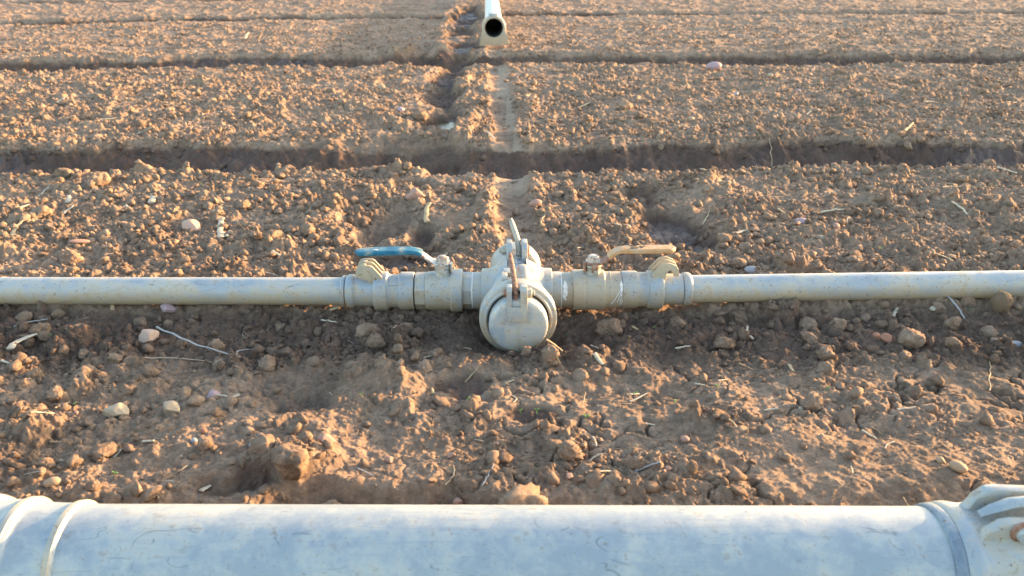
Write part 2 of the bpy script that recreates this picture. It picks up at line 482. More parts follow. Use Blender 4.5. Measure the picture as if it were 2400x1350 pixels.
AMBER = plain_material("faded_orange_plastic", [(0.34, (0.38, 0.20, 0.08)), (0.52, (0.44, 0.27, 0.145)), (0.70, (0.42, 0.32, 0.22))], 40, 0.6, 0.15)
TAPE = plain_material("white_seal_tape", [(0.3, (0.56, 0.54, 0.51)), (0.7, (0.72, 0.71, 0.69))], 200, 0.7, 0.3)
DARKIN = plain_material("dark_pipe_bore", [(0.3, (0.05, 0.047, 0.045)), (0.7, (0.09, 0.085, 0.08))], 30, 0.8, 0.1)
RUBBER = plain_material("black_rubber_gasket", [(0.3, (0.02, 0.02, 0.02)), (0.7, (0.04, 0.038, 0.035))], 50, 0.7, 0.1)
INK = plain_material("worn_black_print", [(0.35, (0.03, 0.027, 0.025)), (0.7, (0.08, 0.06, 0.05))], 300, 0.8, 0.0)
WHITEINK = plain_material("worn_white_print", [(0.3, (0.45, 0.5, 0.52)), (0.7, (0.7, 0.72, 0.72))], 300, 0.8, 0.0)
STRAW = plain_material("dry_straw", [(0.3, (0.26, 0.18, 0.10)), (0.5, (0.38, 0.28, 0.16)), (0.7, (0.46, 0.37, 0.24))], 150, 0.8, 0.4)
PALESTRAW = plain_material("bleached_straw", [(0.3, (0.30, 0.25, 0.18)), (0.6, (0.43, 0.37, 0.28)), (0.8, (0.52, 0.46, 0.37))], 150, 0.8, 0.4)
GREYSTRAW = plain_material("grey_stalk", [(0.3, (0.22, 0.21, 0.20)), (0.7, (0.36, 0.35, 0.34))], 120, 0.7, 0.3)
LEAFDRY = plain_material("dry_leaf", [(0.3, (0.27, 0.16, 0.08)), (0.7, (0.44, 0.29, 0.16))], 60, 0.8, 0.4)
GREEN = plain_material("seedling_green", [(0.3, (0.06, 0.20, 0.03)), (0.7, (0.16, 0.36, 0.06))], 300, 0.6, 0.1)
STONES = {
    'tan': plain_material("tan_stone", [(0.3, (0.29, 0.19, 0.11)), (0.7, (0.40, 0.28, 0.18))], 90, 0.8, 0.3),
    'white': plain_material("white_stone", [(0.38, (0.25, 0.175, 0.11)), (0.5, (0.35, 0.27, 0.18)), (0.64, (0.46, 0.39, 0.30))], 60, 0.75, 0.25),
    'pink': plain_material("pink_stone", [(0.3, (0.28, 0.15, 0.11)), (0.7, (0.38, 0.24, 0.18))], 90, 0.75, 0.25),
    'red': plain_material("brick_red_stone", [(0.3, (0.24, 0.10, 0.06)), (0.7, (0.36, 0.18, 0.11))], 90, 0.8, 0.25),
    'grey': plain_material("grey_stone", [(0.3, (0.20, 0.20, 0.22)), (0.7, (0.34, 0.34, 0.36))], 90, 0.7, 0.25),
    'mauve': plain_material("mauve_stone", [(0.3, (0.26, 0.18, 0.19)), (0.7, (0.40, 0.29, 0.31))], 90, 0.65, 0.2),
    'quartz': plain_material("pink_and_white_stone", [(0.35, (0.33, 0.20, 0.14)), (0.55, (0.42, 0.30, 0.23)), (0.7, (0.52, 0.46, 0.40))], 70, 0.75, 0.35),
    'dung': plain_material("dung", [(0.3, (0.09, 0.06, 0.04)), (0.55, (0.19, 0.13, 0.08)), (0.72, (0.36, 0.28, 0.18))], 260, 0.95, 1.0),
}


def water_material():
    t = NT("muddy_water")
    pos = t.n("ShaderNodeNewGeometry").outputs["Position"]
    return t.out((0.075, 0.052, 0.030), 0.16, 0.0, t.bump(t.noise(pos, 60, 3), 0.25, 0.003), 0.06)


WATER = water_material()


# ------------------------------------------------------------------ object plumbing
def tag(o, label=None, cat=None, group=None, kind=None):
    for k, v in (("label", label), ("category", cat), ("group", group), ("kind", kind)):
        if v:
            o[k] = v
    return o


def thing(name, label, cat, loc=(0, 0, 0), rz=0.0, group=None):
    o = bpy.data.objects.new(name, None)
    o.empty_display_size = 0.05
    C.objects.link(o)
    o.location = loc
    o.rotation_euler = (0, 0, rz)
    return tag(o, label, cat, group)


def finish(name, bm, mat, parent=None, angle=38):
    me = bpy.data.meshes.new(name)
    bmesh.ops.recalc_face_normals(bm, faces=bm.faces)
    bm.to_mesh(me)
    bm.free()
    me.polygons.foreach_set("use_smooth", [True] * len(me.polygons))
    me.set_sharp_from_angle(angle=R(angle))
    me.materials.append(mat)
    o = bpy.data.objects.new(name, me)
    C.objects.link(o)
    if parent is not None:
        o.parent = parent
    return o


def lathe(bm, prof, axis='X', org=(0, 0, 0), seg=64, sx=1.0, start=0.0, close=True):
    """revolve (t, r) profile about an axis through org; sx mirrors along the axis"""
    rings = []
    ox, oy, oz = org
    for (t, r) in prof:
        ring = []
        if r <= 1e-6:
            p = (ox + t * sx, oy, oz) if axis == 'X' else ((ox, oy + t * sx, oz) if axis == 'Y' else (ox, oy, oz + t * sx))
            ring = [bm.verts.new(p)]
        else:
            for k in range(seg):
                a = start + 2 * math.pi * k / seg
                c, s = r * math.cos(a), r * math.sin(a)
                p = (ox + t * sx, oy + c, oz + s) if axis == 'X' else ((ox + c, oy + t * sx, oz + s) if axis == 'Y' else (ox + c, oy + s, oz + t * sx))
                ring.append(bm.verts.new(p))
        rings.append(ring)
    for a, b in zip(rings, rings[1:]):
        if len(a) == 1 and len(b) == 1:
            continue
        if len(a) == 1:
            for k in range(seg):
                bm.faces.new((a[0], b[k], b[(k + 1) % seg]))
        elif len(b) == 1:
            for k in range(seg):
                bm.faces.new((a[k], a[(k + 1) % seg], b[0]))
        else:
            for k in range(seg):
                bm.faces.new((a[k], a[(k + 1) % seg], b[(k + 1) % seg], b[k]))
    return rings


def rounded(prof, rad=0.0018):
    """soften the corners of a lathe profile"""
    out = [prof[0]]
    for p, q, s in zip(prof, prof[1:], prof[2:]):
        v1, v2 = Vector(p) - Vector(q), Vector(s) - Vector(q)
        if v1.length < 1e-6 or v2.length < 1e-6:
            continue
        k1, k2 = min(rad, v1.length * 0.4), min(rad, v2.length * 0.4)
        a, c = Vector(q) + v1.normalized() * k1, Vector(q) + v2.normalized() * k2
        mid = (a + c) * 0.25 + Vector(q) * 0.5
        out += [tuple(a), tuple(mid), tuple(c)]
    out.append(prof[-1])
    return out


def box(bm, c, s, rot=None, bev=0.0012):
    r = bmesh.ops.create_cube(bm, size=1.0)
    vs = r['verts']
    m = Matrix.Diagonal((*s, 1))
    if rot is not None:
        m = rot.to_4x4() @ m
    bmesh.ops.transform(bm, matrix=Matrix.Translation(c) @ m, verts=vs)
    if bev:
        es = list({e for v in vs for e in v.link_edges})
        bmesh.ops.bevel(bm, geom=es, offset=bev, segments=2, affect='EDGES', profile=0.6)


def prism(bm, pts, y0, y1, plane='XZ', bev=0.0012):
    """extrude a 2-D outline (x, z) from y0 to y1; plane 'YZ' extrudes along x"""
    f = (lambda p, t: (p[0], t, p[1])) if plane == 'XZ' else (lambda p, t: (t, p[0], p[1]))
    a = [bm.verts.new(f(p, y0)) for p in pts]
    b = [bm.verts.new(f(p, y1)) for p in pts]
    n = len(pts)
    fs = [bm.faces.new(a), bm.faces.new(b[::-1])]
    for k in range(n):
        fs.append(bm.faces.new((a[k], b[k], b[(k + 1) % n], a[(k + 1) % n])))
    if bev:
        es = list({e for q in fs[:2] for e in q.edges})
        bmesh.ops.bevel(bm, geom=es, offset=bev, segments=2, affect='EDGES', profile=0.6)


def tube(bm, pts, radii, seg=8, flat=1.0, up=(0, 0, 1)):
    """swept tube with elliptical section; flat scales the section along `up`"""
    pts = [Vector(p) for p in pts]
    rings = []
    for k, p in enumerate(pts):
        d = (pts[min(k + 1, len(pts) - 1)] - pts[max(k - 1, 0)]).normalized()
        side = d.cross(Vector(up))
        side = side.normalized() if side.length > 1e-5 else Vector((1, 0, 0))
        nn = side.cross(d).normalized()
        rr = radii[k] if isinstance(radii, (list, tuple)) else radii
        rings.append([bm.verts.new(p + side * (rr * math.cos(2 * math.pi * j / seg)) + nn * (rr * flat * math.sin(2 * math.pi * j / seg))) for j in range(seg)])
    for a, b in zip(rings, rings[1:]):
        for j in range(seg):
            bm.faces.new((a[j], a[(j + 1) % seg], b[(j + 1) % seg], b[j]))
    bm.faces.new(rings[0][::-1])
    bm.faces.new(rings[-1])


def strap(bm, pts, width, thick, ydir=(0, 1, 0)):
    """flat bar swept along a path in x-z; width along ydir (number or list)"""
    pts = [Vector(p) for p in pts]
    yd = Vector(ydir)
    rings = []
    for k, p in enumerate(pts):
        d = (pts[min(k + 1, len(pts) - 1)] - pts[max(k - 1, 0)]).normalized()
        nn = d.cross(yd).normalized()
        w = width[k] if isinstance(width, (list, tuple)) else width
        t = thick[k] if isinstance(thick, (list, tuple)) else thick
        e = min(w, t) * 0.25
        sec = [(-w / 2 + e, -t / 2), (w / 2 - e, -t / 2), (w / 2, -t / 2 + e), (w / 2, t / 2 - e), (w / 2 - e, t / 2), (-w / 2 + e, t / 2), (-w / 2, t / 2 - e), (-w / 2, -t / 2 + e)]
        rings.append([bm.verts.new(p + yd * a + nn * b) for a, b in sec])
    for a, b in zip(rings, rings[1:]):
        for j in range(8):
            bm.faces.new((a[j], a[(j + 1) % 8], b[(j + 1) % 8], b[j]))
    bm.faces.new(rings[0][::-1])
    bm.faces.new(rings[-1])


def text_part(name, body, size, mat, parent, loc, rot, depth=0.0004, align='CENTER'):
    cu = bpy.data.curves.new(name, 'FONT')
    cu.body = body
    cu.size = size
    cu.align_x = align
    cu.align_y = 'CENTER'
    cu.extrude = depth
    cu.space_line = 0.75
    cu.resolution_u = 3
    tmp = bpy.data.objects.new(name + "_text", cu)
    C.objects.link(tmp)
    dg = bpy.context.evaluated_depsgraph_get()
    me = bpy.data.meshes.new_from_object(tmp.evaluated_get(dg))
    bpy.data.objects.remove(tmp)
    me.materials.clear()
    me.materials.append(mat)
    o = bpy.data.objects.new(name, me)
    C.objects.link(o)
    o.parent = parent
    o.location = loc
    o.rotation_euler = rot
    return o


# ------------------------------------------------------------------ ground sheet
def build_ground():
    K = 1.2
    us = []
    u = 0.0
    while u < 0.72:
        us.append(u)
        u += K / 853.0
    st = K / 853.0
    while u < 70:
        us.append(u)
        st *= 1.16
        u += st
    us = np.array([-v for v in us[:0:-1]] + us)
    ys = [-30, -18, -10, -6, -3.5, -2, -1.2, -0.6, -0.2, 0.1, 0.3, 0.45, 0.55, 0.63]
    y = 0.70
    while y < 10.5:
        ys.append(y)
        y += (y * CP + CAM_H * SP) / 853.0 * K * (0.9 if y < 4 else 1.0)
    st = 0.02
    while y < 900:
        ys.append(y)
        st *= 1.05
        y += st
    ys = np.array(ys)
    W = np.maximum(ys * CP + CAM_H * SP, 0.80)
    X = us[None, :] * W[:, None]
    Y = np.repeat(ys[:, None], len(us), 1)
    nr, nc = X.shape
    Z = np.empty_like(X)
    WT = np.empty_like(X)
    for a in range(0, nr, 200):
        z, w, d, b = terrain(X[a:a + 200].ravel(), Y[a:a + 200].ravel())
        Z[a:a + 200] = z.reshape(-1, nc)
        WT[a:a + 200] = w.reshape(-1, nc)
    co = np.stack([X, Y, Z], -1).reshape(-1, 3).astype(np.float32)
    i = np.arange(nr * nc).reshape(nr, nc)
    q = np.stack([i[:-1, :-1], i[:-1, 1:], i[1:, 1:], i[1:, :-1]], -1).reshape(-1, 4).astype(np.int32)
    me = mesh_np("ground", co, q)
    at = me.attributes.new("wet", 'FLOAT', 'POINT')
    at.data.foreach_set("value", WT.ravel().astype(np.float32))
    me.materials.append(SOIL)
    o = bpy.data.objects.new("ground", me)
    C.objects.link(o)
    tag(o, "bare brown ploughed soil of the field, in beds parted by furrows", None, None, "structure")
    print("ground", nr, nc)


def mesh_np(name, co, faces):
    k = faces.shape[1]
    me = bpy.data.meshes.new(name)
    me.vertices.add(len(co))
    me.vertices.foreach_set("co", co.astype(np.float32).ravel())
    me.loops.add(faces.size)
    me.loops.foreach_set("vertex_index", faces.astype(np.int32).ravel())
    me.polygons.add(len(faces))
    me.polygons.foreach_set("loop_start", np.arange(0, faces.size, k, dtype=np.int32))
    me.polygons.foreach_set("use_smooth", np.ones(len(faces), dtype=bool))
    me.update(calc_edges=True)
    return me


build_ground()


def ico(sub):
    bm = bmesh.new()
    bmesh.ops.create_icosphere(bm, subdivisions=sub, radius=1.0)
    v = np.array([p.co[:] for p in bm.verts])
    bm.verts.index_update()
    f = np.array([[q.index for q in p.verts] for p in bm.faces])
    bm.free()
    return v, f


def noise3(p, f, seed):
    """cheap 3-D noise on unit-sphere points: three crossed 2-D noises"""
    return (perlin(p[:, 0] * f + p[:, 2] * 0.7 * f, p[:, 1] * f - p[:, 2] * .3 * f, seed) + perlin(p[:, 1] * f + 5, p[:, 2] * f + p[:, 0] * .4 * f, seed + 1) + perlin(p[:, 2] * f + 9, p[:, 0] * f - p[:, 1] * .4 * f, seed + 2)) / 1.7


def clod_shape(sub, seed, rough=1.0):
    v, f = ico(sub)
    rnd = np.random.RandomState(seed)
    d = 1 + 0.22 * noise3(v, 0.9, seed) + rough * (0.16 * noise3(v, 2.1, seed + 5) + 0.10 * noise3(v, 4.7, seed + 9))
    if sub >= 4:
        d = d + rough * 0.045 * noise3(v, 11.0, seed + 13) + rough * 0.03 * noise3(v, 23.0, seed + 17)
    for _ in range(9):                                       # broken faces
        n = rnd.normal(size=3)
        n /= np.linalg.norm(n)
        h = 0.55 + 0.35 * rnd.rand()
        t = v @ n
        d = np.where(t * d > h, d * 0.15 + 0.85 * h / np.maximum(t, 0.2), d)
    if sub >= 3:
        d = d + rough * (0.22 * np.abs(noise3(v, 3.3, seed + 19)) + 0.16 * np.abs(noise3(v, 7.5, seed + 23)) + 0.09 * np.abs(noise3(v, 16.0, seed + 29)) - 0.16)
    else:
        d = d * (1 + rnd.normal(0, 0.15, len(d)))
    p = v * d[:, None] * np.array([1.0, 0.68 + 0.45 * rnd.rand(), 0.55 + 0.35 * rnd.rand()])
    return p, f


# ------------------------------------------------------------------ the tee with its two valves
TX, TY = 0.0098, 1.654
AX = 0.050
tee = thing("irrigation_tee", "pale cast irrigation tee with end plug and a lever valve on either branch", "pipe fitting", (TX, TY, 0), R(0.9))

bm = bmesh.new()
lathe(bm, rounded([(-0.120, 0.0595), (-0.150, 0.0600), (-0.1525, 0.0625), (-0.1525, 0.0655), (-0.1490, 0.0665), (-0.1480, 0.0735), (-0.1440, 0.0762), (-0.1240, 0.0762),
                   (-0.1140, 0.0735), (-0.100, 0.0680), (-0.060, 0.0615), (0.000, 0.0575), (0.040, 0.0545), (0.080, 0.0525), (0.090, 0.0535), (0.096, 0.0570),
                   (0.140, 0.0572), (0.149, 0.0545), (0.1495, 0.047), (0.10, 0.045)], 0.003), 'Y', (0, 0, AX), 96)
for s in (-1, 1):
    lathe(bm, rounded([(0.020, 0.066), (0.036, 0.0585), (0.046, 0.0515), (0.056, 0.0470), (0.0720, 0.0462), (0.0733, 0.0445), (0.0733, 0.03)], 0.002), 'X', (0, 0, AX), 72, s)
# cone boss, stop plate and gussets cast onto the top
lathe(bm, rounded([(0.045, 0.0205), (0.062, 0.0165), (0.089, 0.0098), (0.0925, 0.0075), (0.0930, 0.0)], 0.002), 'Z', (0.0095, -0.092, AX), 32)
box(bm, (-0.017, -0.062, AX + 0.062), (0.022, 0.026, 0.016))
box(bm, (-0.026, -0.088, AX + 0.060), (0.012, 0.040, 0.020))
for x0, w in ((-0.0150, 0.0125), (0.0175, 0.0125)):
    prism(bm, [(0.028, AX + 0.040), (0.036, AX + 0.080), (0.048, AX + 0.089), (0.072, AX + 0.089), (0.088, AX + 0.076), (0.094, AX + 0.040)], x0 - w / 2, x0 + w / 2, 'YZ', 0.002)
prism(bm, [(0.022, AX + 0.040), (0.022, AX + 0.074), (0.046, AX + 0.036)], 0.058, 0.066, 'XZ', 0.001)
tee_body = finish("tee_body", bm, CAST, tee, 32)
# worn cast mark on top of the body
bm = bmesh.new()
for x0 in (-0.006, 0.004):
    tube(bm, [(x0 + 0.004 * math.cos(a), 0.006 + 0.004 * math.sin(a), AX + 0.0575) for a in [0.4 + 0.5 * k for k in range(10)]], 0.0008, 6)
tube(bm, [(-0.0075, -0.026, AX + 0.0595), (-0.004, -0.018, AX + 0.059), (-0.0005, -0.026, AX + 0.0595)], 0.0008, 6)
finish("cast_mark", bm, CAST, tee_body)

# far-end plug face closing the rear bell
bm = bmesh.new()
lathe(bm, [(0.120, 0.0465), (0.152, 0.0465), (0.156, 0.040), (0.157, 0.0)], 'Y', (0, 0, AX), 48)
finish("rear_plug", bm, CAST, tee)

bm = bmesh.new()
lathe(bm, [(-0.122, 0.0602), (-0.146, 0.0602), (-0.146, 0.0570), (-0.122, 0.0570)], 'Y', (0, 0, AX - 0.0005), 72)
finish("gasket", bm, RUBBER, tee)
bm = bmesh.new()
lathe(bm, rounded([(-0.110, 0.0560), (-0.1640, 0.0575), (-0.1720, 0.0572), (-0.1765, 0.0548), (-0.1788, 0.0500), (-0.1796, 0.0300), (-0.1798, 0.0)], 0.003), 'Y', (0, 0, AX - 0.001), 96)
box(bm, (0.0005, -0.1794, AX - 0.022), (0.0018, 0.0036, 0.066), None, 0.0004)
plug = finish("end_plug", bm, PLUG, tee, 30)
# hinge bracket standing on the plug with two lugs
bm = bmesh.new()
prism(bm, [(-0.0225, AX + 0.012), (0.0160, AX + 0.012), (0.0160, AX + 0.043), (-0.0225, AX + 0.043)], -0.1865, -0.160, 'XZ', 0.0015)
for x0, x1 in ((-0.0228, -0.0128), (0.0030, 0.0163)):
    prism(bm, [(-0.1862, AX + 0.040), (-0.1862, AX + 0.076), (-0.181, AX + 0.083), (-0.168, AX + 0.084), (-0.156, AX + 0.078), (-0.150, AX + 0.050), (-0.150, AX + 0.040)], x0, x1, 'YZ', 0.0016)
finish("bracket", bm, CAST, plug, 32)


def hexbolt(bm, org, axis, r, h, sx=1.0, head=True):
    lathe(bm, [(0, 0.0), (0, r), (h * 0.85, r), (h, r * 0.86), (h, 0.0)], axis, org, 6, sx)
    if head:
        lathe(bm, [(h * 0.9, r * 0.5), (h * 1.5, r * 0.5), (h * 1.6, r * 0.4), (h * 1.6, 0.0)], axis, org, 16, sx)


bm = bmesh.new()
hexbolt(bm, (0.0165, -0.169, AX + 0.066), 'X', 0.0100, 0.009, 1, True)
finish("nut", bm, CAST, plug, 25)
bm = bmesh.new()
hexbolt(bm, (-0.0230, -0.169, AX + 0.066), 'X', 0.008, 0.005, -1, False)
finish("bolt", bm, RUST, plug, 25)
# rusty locking lever of the plug, lying back over the body
bm = bmesh.new()
lev = [(-0.0048, -0.1760, AX + 0.038), (-0.0052, -0.1700, AX + 0.060), (-0.0068, -0.150, AX + 0.076), (-0.0100, -0.110, AX + 0.089), (-0.0138, -0.068, AX + 0.100), (-0.0146, -0.058, AX + 0.102)]
strap(bm, lev, [0.0085, 0.0095, 0.0095, 0.0095, 0.0090, 0.0060], 0.0085, (1, 0, 0))
tag(finish("latch_lever", bm, RUST, tee, 50), "rusty brown latch lever over the end plug")
# rear latch: bolt, washer and pale curved blade
bm = bmesh.new()
hexbolt(bm, (-0.0212, 0.058, AX + 0.068), 'X', 0.0105, 0.010, -1, True)
finish("nut", bm, PALE, tee, 25)
bm = bmesh.new()
lathe(bm, [(0, 0), (0, 0.0115), (0.003, 0.0115), (0.0045, 0.009), (0.0055, 0.0)], 'X', (0.0238, 0.058, AX + 0.068), 24)
tag(finish("bolt", bm, RUST, tee, 25), "rusty round bolt head of the rear latch")
bm = bmesh.new()
tube(bm, [(0.0060, 0.050, AX + 0.058), (0.0060, 0.058, AX + 0.068), (0.0030, 0.075, AX + 0.087), (-0.0040, 0.088, AX + 0.104), (-0.0085, 0.094, AX + 0.117), (-0.0110, 0.097, AX + 0.127)],
     [0.0058, 0.0062, 0.0062, 0.0068, 0.0062, 0.0030], 10, 0.75)
tag(finish("latch_lever", bm, PALE, tee, 50), "pale curved latch lever upright between the rear lugs")

# branches: (name, stations outward from the tee centre)
LEFT = dict(s=-1, stub=(0.0725, 0.0915, 0.0388), tape=(0.0915, 0.0938), hexa=(0.0938, 0.1130, 0.0392), body=[(0.1125, 0.0380), (0.1130, 0.0440), (0.1150, 0.0455), (0.1350, 0.0455), (0.1372, 0.0440), (0.1385, 0.0412), (0.160, 0.0412), (0.186, 0.0402), (0.1905, 0.0385)],
            hexb=(0.1900, 0.2125, 0.0392), coup=[(0.2140, 0.0350), (0.2145, 0.0400), (0.2400, 0.0402), (0.2440, 0.0392), (0.2470, 0.0352), (0.2640, 0.0352), (0.2690, 0.0372), (0.2700, 0.0415), (0.2930, 0.0418), (0.2972, 0.0400), (0.2978, 0.0325), (0.3380, 0.0315)],
            stem=-0.1537)
RIGHT = dict(s=1, stub=(0.0725, 0.0915, 0.0388), tape=(0.0915, 0.0938), sleeve=(0.0938, 0.1165, 0.0375), body=[(0.1160, 0.0370), (0.1165, 0.0425), (0.1185, 0.0430), (0.1400, 0.0430), (0.1425, 0.0418), (0.1445, 0.0425), (0.1810, 0.0425), (0.1830, 0.0412), (0.1840, 0.0388), (0.1930, 0.0386), (0.1940, 0.0392), (0.1960, 0.0386), (0.2180, 0.0384)],
             coup=[(0.2185, 0.0350), (0.2190, 0.0396), (0.2480, 0.0398), (0.2520, 0.0385), (0.2550, 0.0366), (0.2700, 0.0366), (0.2740, 0.0378), (0.2755, 0.0412), (0.3010, 0.0418), (0.3058, 0.0405), (0.3062, 0.0330), (0.3470, 0.0325)],
             stem=0.1592)


def ring_patch(bm, x0, x1, r, a0, a1, seed, s):
    """a torn ribbon lying on a round surface between angles a0..a1 (deg from the front, up)"""
    rnd = random.Random(seed)
    n = 22
    prev = None
    for k in range(n + 1):
        a = R(a0 + (a1 - a0) * k / n)
        w = (1 - abs(2 * k / n - 1) ** 3) * (x1 - x0)
        c = (x0 + x1) / 2 + rnd.uniform(-.12, .12) * (x1 - x0)
        rr = r + rnd.uniform(0.0002, 0.0012)
        pa = bm.verts.new((s * (c - w / 2 * rnd.uniform(.5, 1)), -rr * math.cos(a), AX + rr * math.sin(a)))
        pb = bm.verts.new((s * (c + w / 2 * rnd.uniform(.5, 1)), -rr * math.cos(a) - .0004, AX + rr * math.sin(a)))
        if prev:
            bm.faces.new((prev[0], pa, pb, prev[1]))
        prev = (pa, pb)


def branch(B):
    s = B['s']
    bm = bmesh.new()
    x0, x1, r = B['stub']
    lathe(bm, rounded([(x0 - 0.004, r), (x1, r), (x1 + .0004, r - .003)], 0.001), 'X', (0, 0, AX), 64, s)
    finish("branch_stub", bm, CAST, tee)
    # valve
    bm = bmesh.new()
    if s < 0:
        h0, h1, hr = B['hexa']
        lathe(bm, [(h0, hr * .8), (h0, hr), (h1, hr), (h1, hr * .8)], 'X', (0, 0, AX), 8, s, math.pi / 8)
        h0, h1, hr = B['hexb']
        lathe(bm, [(h0, hr * .8), (h0 + .001, hr * 1.01), (h1 - .002, hr * 1.01), (h1, hr * .95), (h1, hr * .7)], 'X', (0, 0, AX), 8, s, math.pi / 8)
    else:
        h0, h1, hr = B['sleeve']
        lathe(bm, rounded([(h0, hr * .85), (h0, hr), (h1, hr)], .001), 'X', (0, 0, AX), 64, s)
    lathe(bm, rounded(B['body'], 0.0016), 'X', (0, 0, AX), 72, s)
    sx = B['stem']
    # stem neck
    lathe(bm, rounded([(0.020, 0.0220), (0.036, 0.0195), (0.042, 0.0160), (0.052, 0.0155), (0.0540, 0.0175), (0.0590, 0.0175), (0.0600, 0.014), (0.0610, 0.0)], 0.0015), 'Z', (sx, 0, AX), 40)
    box(bm, (sx + 0.004, -0.0165, AX + 0.046), (0.010, 0.008, 0.010))
    v = finish("ball_valve", bm, CAST if s < 0 else PALE, tee, 30)
    tag(v, "lever ball valve with a worn blue grip" if s < 0 else "lever ball valve with a faded orange grip")
    # lever: flat steel cranked up away from the stem
    bm = bmesh.new()
    zz = AX + 0.0628
    d = s
    path = [(sx - d * 0.0150, 0, zz), (sx - d * 0.006, 0, zz), (sx + d * 0.014, 0, zz + .0005), (sx + d * 0.024, 0, zz + 0.005), (sx + d * 0.036, 0, zz + 0.015), (sx + d * 0.047, 0, zz + 0.0235), (sx + d * 0.058, 0, zz + 0.0265), (sx + d * 0.080, 0, zz + 0.0265)]
    strap(bm, path, [0.022, 0.032, 0.032, 0.027, 0.024, 0.024, 0.024, 0.022], 0.0045)
    # stop tabs bent down beside the neck
    box(bm, (sx - d * 0.0185, -0.006, zz - 0.008), (0.0042, 0.014, 0.020))
    box(bm, (sx + d * 0.002, -0.0178, zz - 0.008), (0.012, 0.0040, 0.018))
    finish("lever", bm, RUST if s > 0 else PLATED, v, 35)
    bm = bmesh.new()
    x0, x1 = 0.050, (0.1800 if s < 0 else 0.1700)
    n = 12
    gp, gw, gt = [], [], []
    crank = [(0.032, 0.0118), (0.037, 0.0162), (0.042, 0.0204), (0.048, 0.0240), (0.054, 0.0258), (0.060, 0.0264)] if s > 0 else [(0.043, 0.0208), (0.048, 0.0240), (0.054, 0.0258), (0.060, 0.0264)]
    for (cx, cz) in crank:
        gp.append((sx + d * cx, 0, zz + cz))
        gw.append(0.0275)
        gt.append(0.0090)
    x0 = 0.070
    for k in range(n + 1):
        t = k / n
        gp.append((sx + d * (x0 + (x1 - x0) * t), 0, zz + 0.0266 - 0.0030 * t * t * (1 if s < 0 else -0.4)))
        e = math.sqrt(max(0.02, 1 - max(0, (t - 0.86) / 0.14) ** 2))
        gw.append((0.028 + 0.003 * math.sin(t * 3.0)) * e)
        gt.append(0.0105 * (0.75 + 0.25 * e))
    strap(bm, gp, gw, gt)
    finish("grip", bm, BLUE if s < 0 else AMBER, v, 40)
    bm = bmesh.new()
    lathe(bm, [(0, 0), (0, 0.0155), (0.0015, 0.0155), (0.0015, 0.0)], 'Z', (sx, 0, zz + 0.0026), 24)
    lathe(bm, [(0.0015, 0.0135), (0.0085, 0.0135), (0.0100, 0.0115), (0.0100, 0.0)], 'Z', (sx, 0, zz + 0.0026), 6, 1, 0.3)
    lathe(bm, [(0.0090, 0.0070), (0.0130, 0.0068), (0.0135, 0.0)], 'Z', (sx, 0, zz + 0.0026), 16)
    finish("nut", bm, PLATED, v, 25)
    if s > 0:
        text_part("lettering", "ON\n|\nOFF", 0.0100, INK, v, (sx + 0.083, 0.001, zz + 0.0262 + 0.0064), (0, 0, 0))
        text_part("lettering", "2\"", 0.0165, INK, v, (sx + 0.101, 0.0, zz + 0.0262 + 0.0065), (0, 0, 0))
    else:
        text_part("lettering", "ND", 0.0075, WHITEINK, v, (sx - 0.136, -0.006, zz + 0.0262 + 0.0053), (0, 0, 0))
    # white seal tape in the threads
    bm = bmesh.new()
    a, b = B['tape']
    lathe(bm, [(a, 0.036), (a + .0002, 0.0383), (b - .0002, 0.0383), (b, 0.036)], 'X', (0, 0, AX), 48, s)
    if s > 0:
        ring_patch(bm, 0.0935, 0.1050, 0.0378, 55, -15, 3, s)
        finish("thread_tape", bm, TAPE, v)
        bm = bmesh.new()
        ring_patch(bm, 0.2120, 0.2195, 0.0388, 50, 12, 5, s)
        for k, (xa, xb, aa, ab) in enumerate([(0.2150, 0.1960, 25, -28), (0.2160, 0.2080, 20, -20), (0.2170, 0.2180, 15, -32), (0.2160, 0.2140, 12, -30)]):
            pts = []
            for q in range(9):
                t = q / 8
                an = R(aa + (ab - aa) * t)
                rr = 0.0392 + 0.0006 * math.sin(q * 2.1 + k)
                pts.append((xa + (xb - xa) * t, -rr * math.cos(an), AX + rr * math.sin(an)))
            tube(bm, pts, 0.0009, 5)
    else:
        ring_patch(bm, 0.0925, 0.0955, 0.0390, 45, -10, 4, s)
    finish("thread_tape", bm, TAPE, v)
    # quick coupling
    bm = bmesh.new()
    lathe(bm, rounded(B['coup'], 0.0022), 'X', (0, 0, AX), 72, s)
    if s < 0:
        box(bm, (-0.2555, -0.021, AX + 0.0275), (0.019, 0.016, 0.004), Matrix.Rotation(R(38), 3, 'X'))
    cpl = finish("quick_coupling", bm, CAST, tee, 30)
    tag(cpl, "dusty quick coupling left of the blue valve" if s < 0 else "dusty quick coupling right of the orange valve")
